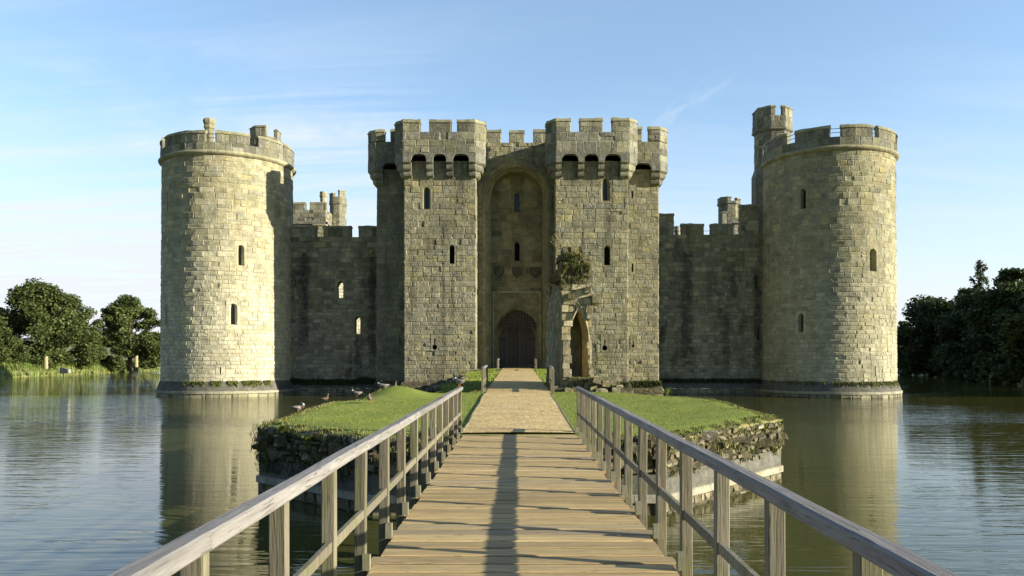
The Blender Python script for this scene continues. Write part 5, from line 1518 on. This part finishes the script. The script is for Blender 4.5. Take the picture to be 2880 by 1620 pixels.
for i, (x, y, s_, lb) in enumerate(((54, 84, 1.3, 'overhanging bush nearest the right picture edge on the right bank'), (56.5, 90, 1.1, 'overhanging bush under the tree cut by the right picture edge'), (59, 96, 1.35, 'overhanging bush below the tallest dark tree'),
        (61.5, 103, 1.2, 'overhanging bush just right of the birch foot'), (64, 109, 1.3, 'overhanging bush at the foot of the birch'), (66, 115, 1.15, 'overhanging bush left of the birch foot'), (68, 121, 1.3, 'overhanging bush in front of the broad dark tree'),
        (69.5, 128, 1.2, 'overhanging bush under the broad dark tree, towards the tower'), (71, 136, 1.4, 'overhanging bush beside the edge of the half shaded tower'))):
    copy_tree(bs, x, y, -1.5, s_, i * 1.1, lb)
ol = make_tree('bush', 6.6, 6.5, 66, 'lighter olive green bush at the right picture edge', 'olive', 9000, .16, 36, name='bush', cat='bush', trunk_r=.15)
place(ol, XY(2888, 84), 84, -.3)
for i, (x, y, s) in enumerate(((60, 78, 1.1), (66, 92, 1.2), (76, 110, 1.15), (80, 128, 1.1), (58, 62, 1.0), (84, 145, 1.1))):
    copy_tree(tr1 if i % 2 == 0 else tr3, x, y, -.2, s, i * 1.3, ['dark tree on the right bank outside the picture edge', 'second dark tree on the bank beyond the picture edge', 'tree in the second row behind the birch', 'tree in the second row behind the broad dark tree', 'dark tree nearest the viewer on the right bank', 'farthest dark tree of the second row on the right bank'][i])

# low shrubs and reeds along the banks
rsb = random.Random(9); pts = []
def bank_pts(a, b, n, w0, w1, zf):
    a, b = Vector(a), Vector(b); e = (b - a).normalized(); nn = Vector((e.y, -e.x)); P = []
    for k in range(n):
        o = rsb.uniform(w0, w1); p = a.lerp(b, rsb.random()) + nn * o; P.append((p.x, p.y, zf(o)))
    return P
zf = lambda o: -1.6 + 1.35 * min(1, max(0, o) / 1.4) + .3 * min(1, max(0, o - 1.4) / 3)
for i in range(len(MOAT)):
    a, b = MOAT[i], MOAT[(i + 1) % len(MOAT)]
    if a[1] < 50: continue
    L = (Vector(b) - Vector(a)).length
    pts += bank_pts(a, b, int(L * (110 if a[0] < 0 and a[1] < 170 else 8)), -.1, 5.5, zf)
pts += bank_pts((-74.3, 112), (-74.8, 60), 3500, -.1, 6, zf)
blades('bank_reeds', pts, .55, .05, M['reed'], .6, 11, .15, 'tall rough grass and reeds lining the banks of the moat', 'reeds')
for i, (px, D, h, lb) in enumerate(((129.5, 118, 1.25, 'pale cut wooden post in the grass under the largest oak'), (383.5, 136, 1.35, 'pale cut wooden post in the grass under the rounded oak'))):
    x = XY(px, D); sb = MB(); r_ = .28
    P = [(x + r_ * math.cos(t), D + r_ * math.sin(t)) for t in [2 * PI * k / 10 for k in range(10)]]
    sb.loft([[(a, b, -.4) for a, b in P], [(a, b, .3 + h * .5) for a, b in P], [(a, b, .3 + h * (.85 + .45 * (a - x))) for a, b in P]])
    o = sb.build('wooden_post', M['stump']); tag(o, lb, 'post', 'cut posts on the far bank')
    o.data.transform(Matrix.Translation((-x, -D, 0))); o.location = (x, D, 0)
sb = MB(); D = 112; x0 = XY(168, D); sb.loft([[(x0, D, -1.0), (x0 + 1.0, D + .4, -.95), (x0 + 1.0, D + .4, -.4), (x0, D, -.15)], [(x0, D + .7, -1.0), (x0 + 1.0, D + 1.1, -.95), (x0 + 1.0, D + 1.1, -.4), (x0, D + .7, -.1)]])
o = sb.build('stone_slab', M['ledge']); tag(o, 'pale stone slab leaning on the far left bank by the water', 'stone')

# ------------------------------------------------------------------ moss on the tower plinth and shrubs at the wall foot
def moss_lip(px0, px1, twr, n, seed, label):
    r = random.Random(seed); cx, cy, R = twr; pts = []
    t0, t1 = ray_ang(px0, cx, cy, R + .1)[0], ray_ang(px1, cx, cy, R + .1)[0]
    for k in range(n):
        t = t0 + (t1 - t0) * r.random() ** .7; f = (t - t0) / (t1 - t0)
        if mnoise.noise(Vector((t * 9, 0, seed))) < .1 - .5 * f: continue
        z = -.42 - abs(r.gauss(0, .14 + .12 * f)); rad = R + .16 + .18 * max(0, -z - .42) + r.uniform(0, .08)
        pts.append((cx + rad * math.cos(t), cy + rad * math.sin(t), z))
    blades('moss', pts, .10, .03, M['wild'], 1.5, seed, .3, label, 'moss')
moss_lip(500, 758, LT, 5000, 5, 'brownish green moss and weeds along the plinth top of the sunlit tower')
moss_lip(2160, 2520, RT, 1800, 6, 'thin dark moss along the plinth top of the half shaded tower')
pts = []; r = random.Random(2)
for k in range(5200):
    px = r.uniform(760, 1060); w = mnoise.noise(Vector((px * .02, 0, 1)))
    pts.append((XY(px, 64.7), 64.85 - r.random() * .35, -.45 + (w + .25) * .4 * r.random() - r.random() * .4))
for k in range(2600):
    px = r.uniform(1856, 2140); pts.append((XY(px, 64.7), 64.85 - r.random() * .35, -.42 + .12 * r.random() - r.random() * .3))
for k in range(3800):
    x = r.uniform(RX0 + .8, RB + .2); y = (FD if x < RX1 else BD) - .25 - r.random() * .25; pts.append((x, y, -.45 - r.random() * .35))
blades('wall_foot_weeds', pts, .11, .02, M['dark'], 1.2, 7, .1, 'dark weeds growing along the foot of the castle walls', 'weeds')

# ------------------------------------------------------------------ ducks
def duck(x, y, z, heading, s, drake, pose, label, name='duck', cat='duck'):
    root = thing(name, (0, 0, 0), label, cat, 'ducks resting on the grass')
    r = random.Random(int(x * 100 + y * 10)); mb = MB()
    up = .10 if pose != 'sit' else .0
    spine = [(-.31, .14, .004, .004), (-.27, .135, .035, .012), (-.20, .12, .065, .04), (-.10, .10, .10, .075), (0, .095, .115, .09), (.09, .11, .105, .09), (.16, .145, .08, .075), (.185, .19, .052, .05)]
    if pose == 'sleep': neck = [(.16, .235, .04, .04), (.11, .265, .042, .040), (.05, .27, .036, .034), (.0, .255, .012, .010)]
    else: neck = [(.20, .235, .038, .037), (.205, .28, .033, .033), (.215, .315, .038, .038), (.245, .335, .042, .036), (.275, .33, .026, .025), (.285, .328, .008, .008)]
    pts = spine + neck; rings = []; n = 12
    for i, (a, b, w, h) in enumerate(pts):
        p = pts[max(0, i - 1)]; q = pts[min(len(pts) - 1, i + 1)]; dx, dz = q[0] - p[0], q[1] - p[1]; L = math.hypot(dx, dz) or 1; nx, nz = -dz / L, dx / L
        rings.append([(a + nx * h * math.sin(t), w * math.cos(t), b + nz * h * math.sin(t) + up) for t in [2 * PI * k / n for k in range(n)]])
    for i in range(len(rings) - 1):
        i0 = len(mb.v); mb.v.extend(rings[i]); mb.v.extend(rings[i + 1])
        for k in range(n):
            k2 = (k + 1) % n; low = math.sin(2 * PI * (k + .5) / n) < -.15; m_ = r.uniform(.75, 1.2)
            if drake:
                if i < 2: c = (.35, .34, .31) if low else (.04, .04, .04)
                elif i < 5: c = (.42, .40, .37) if low else ((.16, .12, .09) if math.sin(2 * PI * (k + .5) / n) > .75 else (.30, .28, .25))
                elif i < 7: c = (.085, .06, .045)
                elif i == 7: c = (.45, .45, .43)
                else: c = (.02, .045, .03)
            else:
                c = (.12, .088, .06) if (i < 8) else (.11, .085, .058)
                if low: c = (.17, .135, .095)
            mb.f.append((i0 + k, i0 + k2, i0 + n + k2, i0 + n + k)); mb.a.append(tuple(q * m_ for q in c))
    body = mb.build('body', M['feather'], None, True); body.parent = root
    wb = MB(); c = (.30, .27, .24) if drake else (.15, .10, .065)
    for sg in (-1, 1):
        wb.loft([[(xx, sg * (yy), zz + up) for xx, yy, zz in ((.10 - .0, .100, .15), (.10, .112, .11), (.09, .108, .07))], [(0, .112, .165), (0, .128, .11), (0, .118, .06)] and [(0, sg * .108, .165 + up), (0, sg * .128, .11 + up), (0, sg * .115, .06 + up)], [(-.12, sg * .088, .165 + up), (-.12, sg * .105, .12 + up), (-.12, sg * .09, .08 + up)], [(-.25, sg * .04, .16 + up), (-.25, sg * .05, .145 + up), (-.25, sg * .042, .13 + up)]], True, True, c)
    o = wb.build('wing', M['feather'], None, True); o.parent = root
    if pose != 'sleep':
        bb = MB(); bb.loft([[(.28, -.018, .318 + up), (.28, .018, .318 + up), (.28, .014, .338 + up), (.28, -.014, .338 + up)], [(.335, -.016, .312 + up), (.335, .016, .312 + up), (.335, .014, .318 + up), (.335, -.014, .318 + up)]], True, True, (.45, .38, .08) if drake else (.22, .13, .05))
        o = bb.build('bill', M['feather']); o.parent = root
    if pose != 'sit':
        for sg in (-1, 1):
            lb = MB(); lb.tube([(0, sg * .04, up + .02), (.0, sg * .042, .012)], .009, 6, (.5, .16, .03)); lb.loft([[(-.01, sg * .042 - .008, .0), (-.01, sg * .042 + .008, .0), (-.01, sg * .042 + .008, .012), (-.01, sg * .042 - .008, .012)], [(.06, sg * .042 - .03, .0), (.06, sg * .042 + .03, .0), (.06, sg * .042 + .03, .006), (.06, sg * .042 - .03, .006)]], True, True, (.5, .16, .03))
            o = lb.build('leg', M['feather']); o.parent = root
    root.location = (x, y, z); root.rotation_euler = (0, 0, heading); root.scale = (s, s, s)
    return root
def on_lawn(px, py):
    D = 20.0
    for _ in range(20):
        x = XY(px, D); z = lawnz(x, D); D = (CAMZ - z) * FPX / (py - PY0)
    return XY(px, D), D, lawnz(XY(px, D), D)
x, y, z = on_lawn(838, 1163); duck(x, y, z, R_(10), .80, True, 'sleep', 'large grey drake asleep at the near left corner of the lawn, head tucked back')
x, y, z = on_lawn(915, 1127.5); duck(x, y, z, R_(70), .66, False, 'sit', 'small brown duck sitting at the lawn edge behind the sleeping drake')
x, y, z = on_lawn(1003, 1119); duck(x, y, z, R_(165), .8, True, 'stand', 'pale speckled duck walking along the far lawn edge, tail to the right')
x, y, z = on_lawn(1041, 1134); duck(x, y, z, R_(-95), .72, False, 'sleep', 'round dark brown duck standing alone in the middle of the lawn')
x, y, z = -4.55, 26.6, lawnz(-4.55, 26.6); duck(x, y, z - .02, R_(160), .95, True, 'sleep', 'grey and white duck lying on the grassy mound next to the fern')
x, y = -4.2, 26.75; duck(x, y, lawnz(x, y) - .02, R_(-60), .8, False, 'sit', 'light brown duck upright on the grassy mound behind the grey and white one')
x, y = XY(1283, 42), 42; duck(x, y, cwz(x, y), R_(175), .8, False, 'stand', 'dark duck on the bank below the left gate tower, in front of the wall')
duck(-1.17, 16.0, .962, R_(150), .55, True, 'stand', 'small white and black bird perched on the far end of the left handrail', 'perched_bird', 'bird')
for o in COL.objects:
    if o.name.startswith('perched_bird'): del o['group']
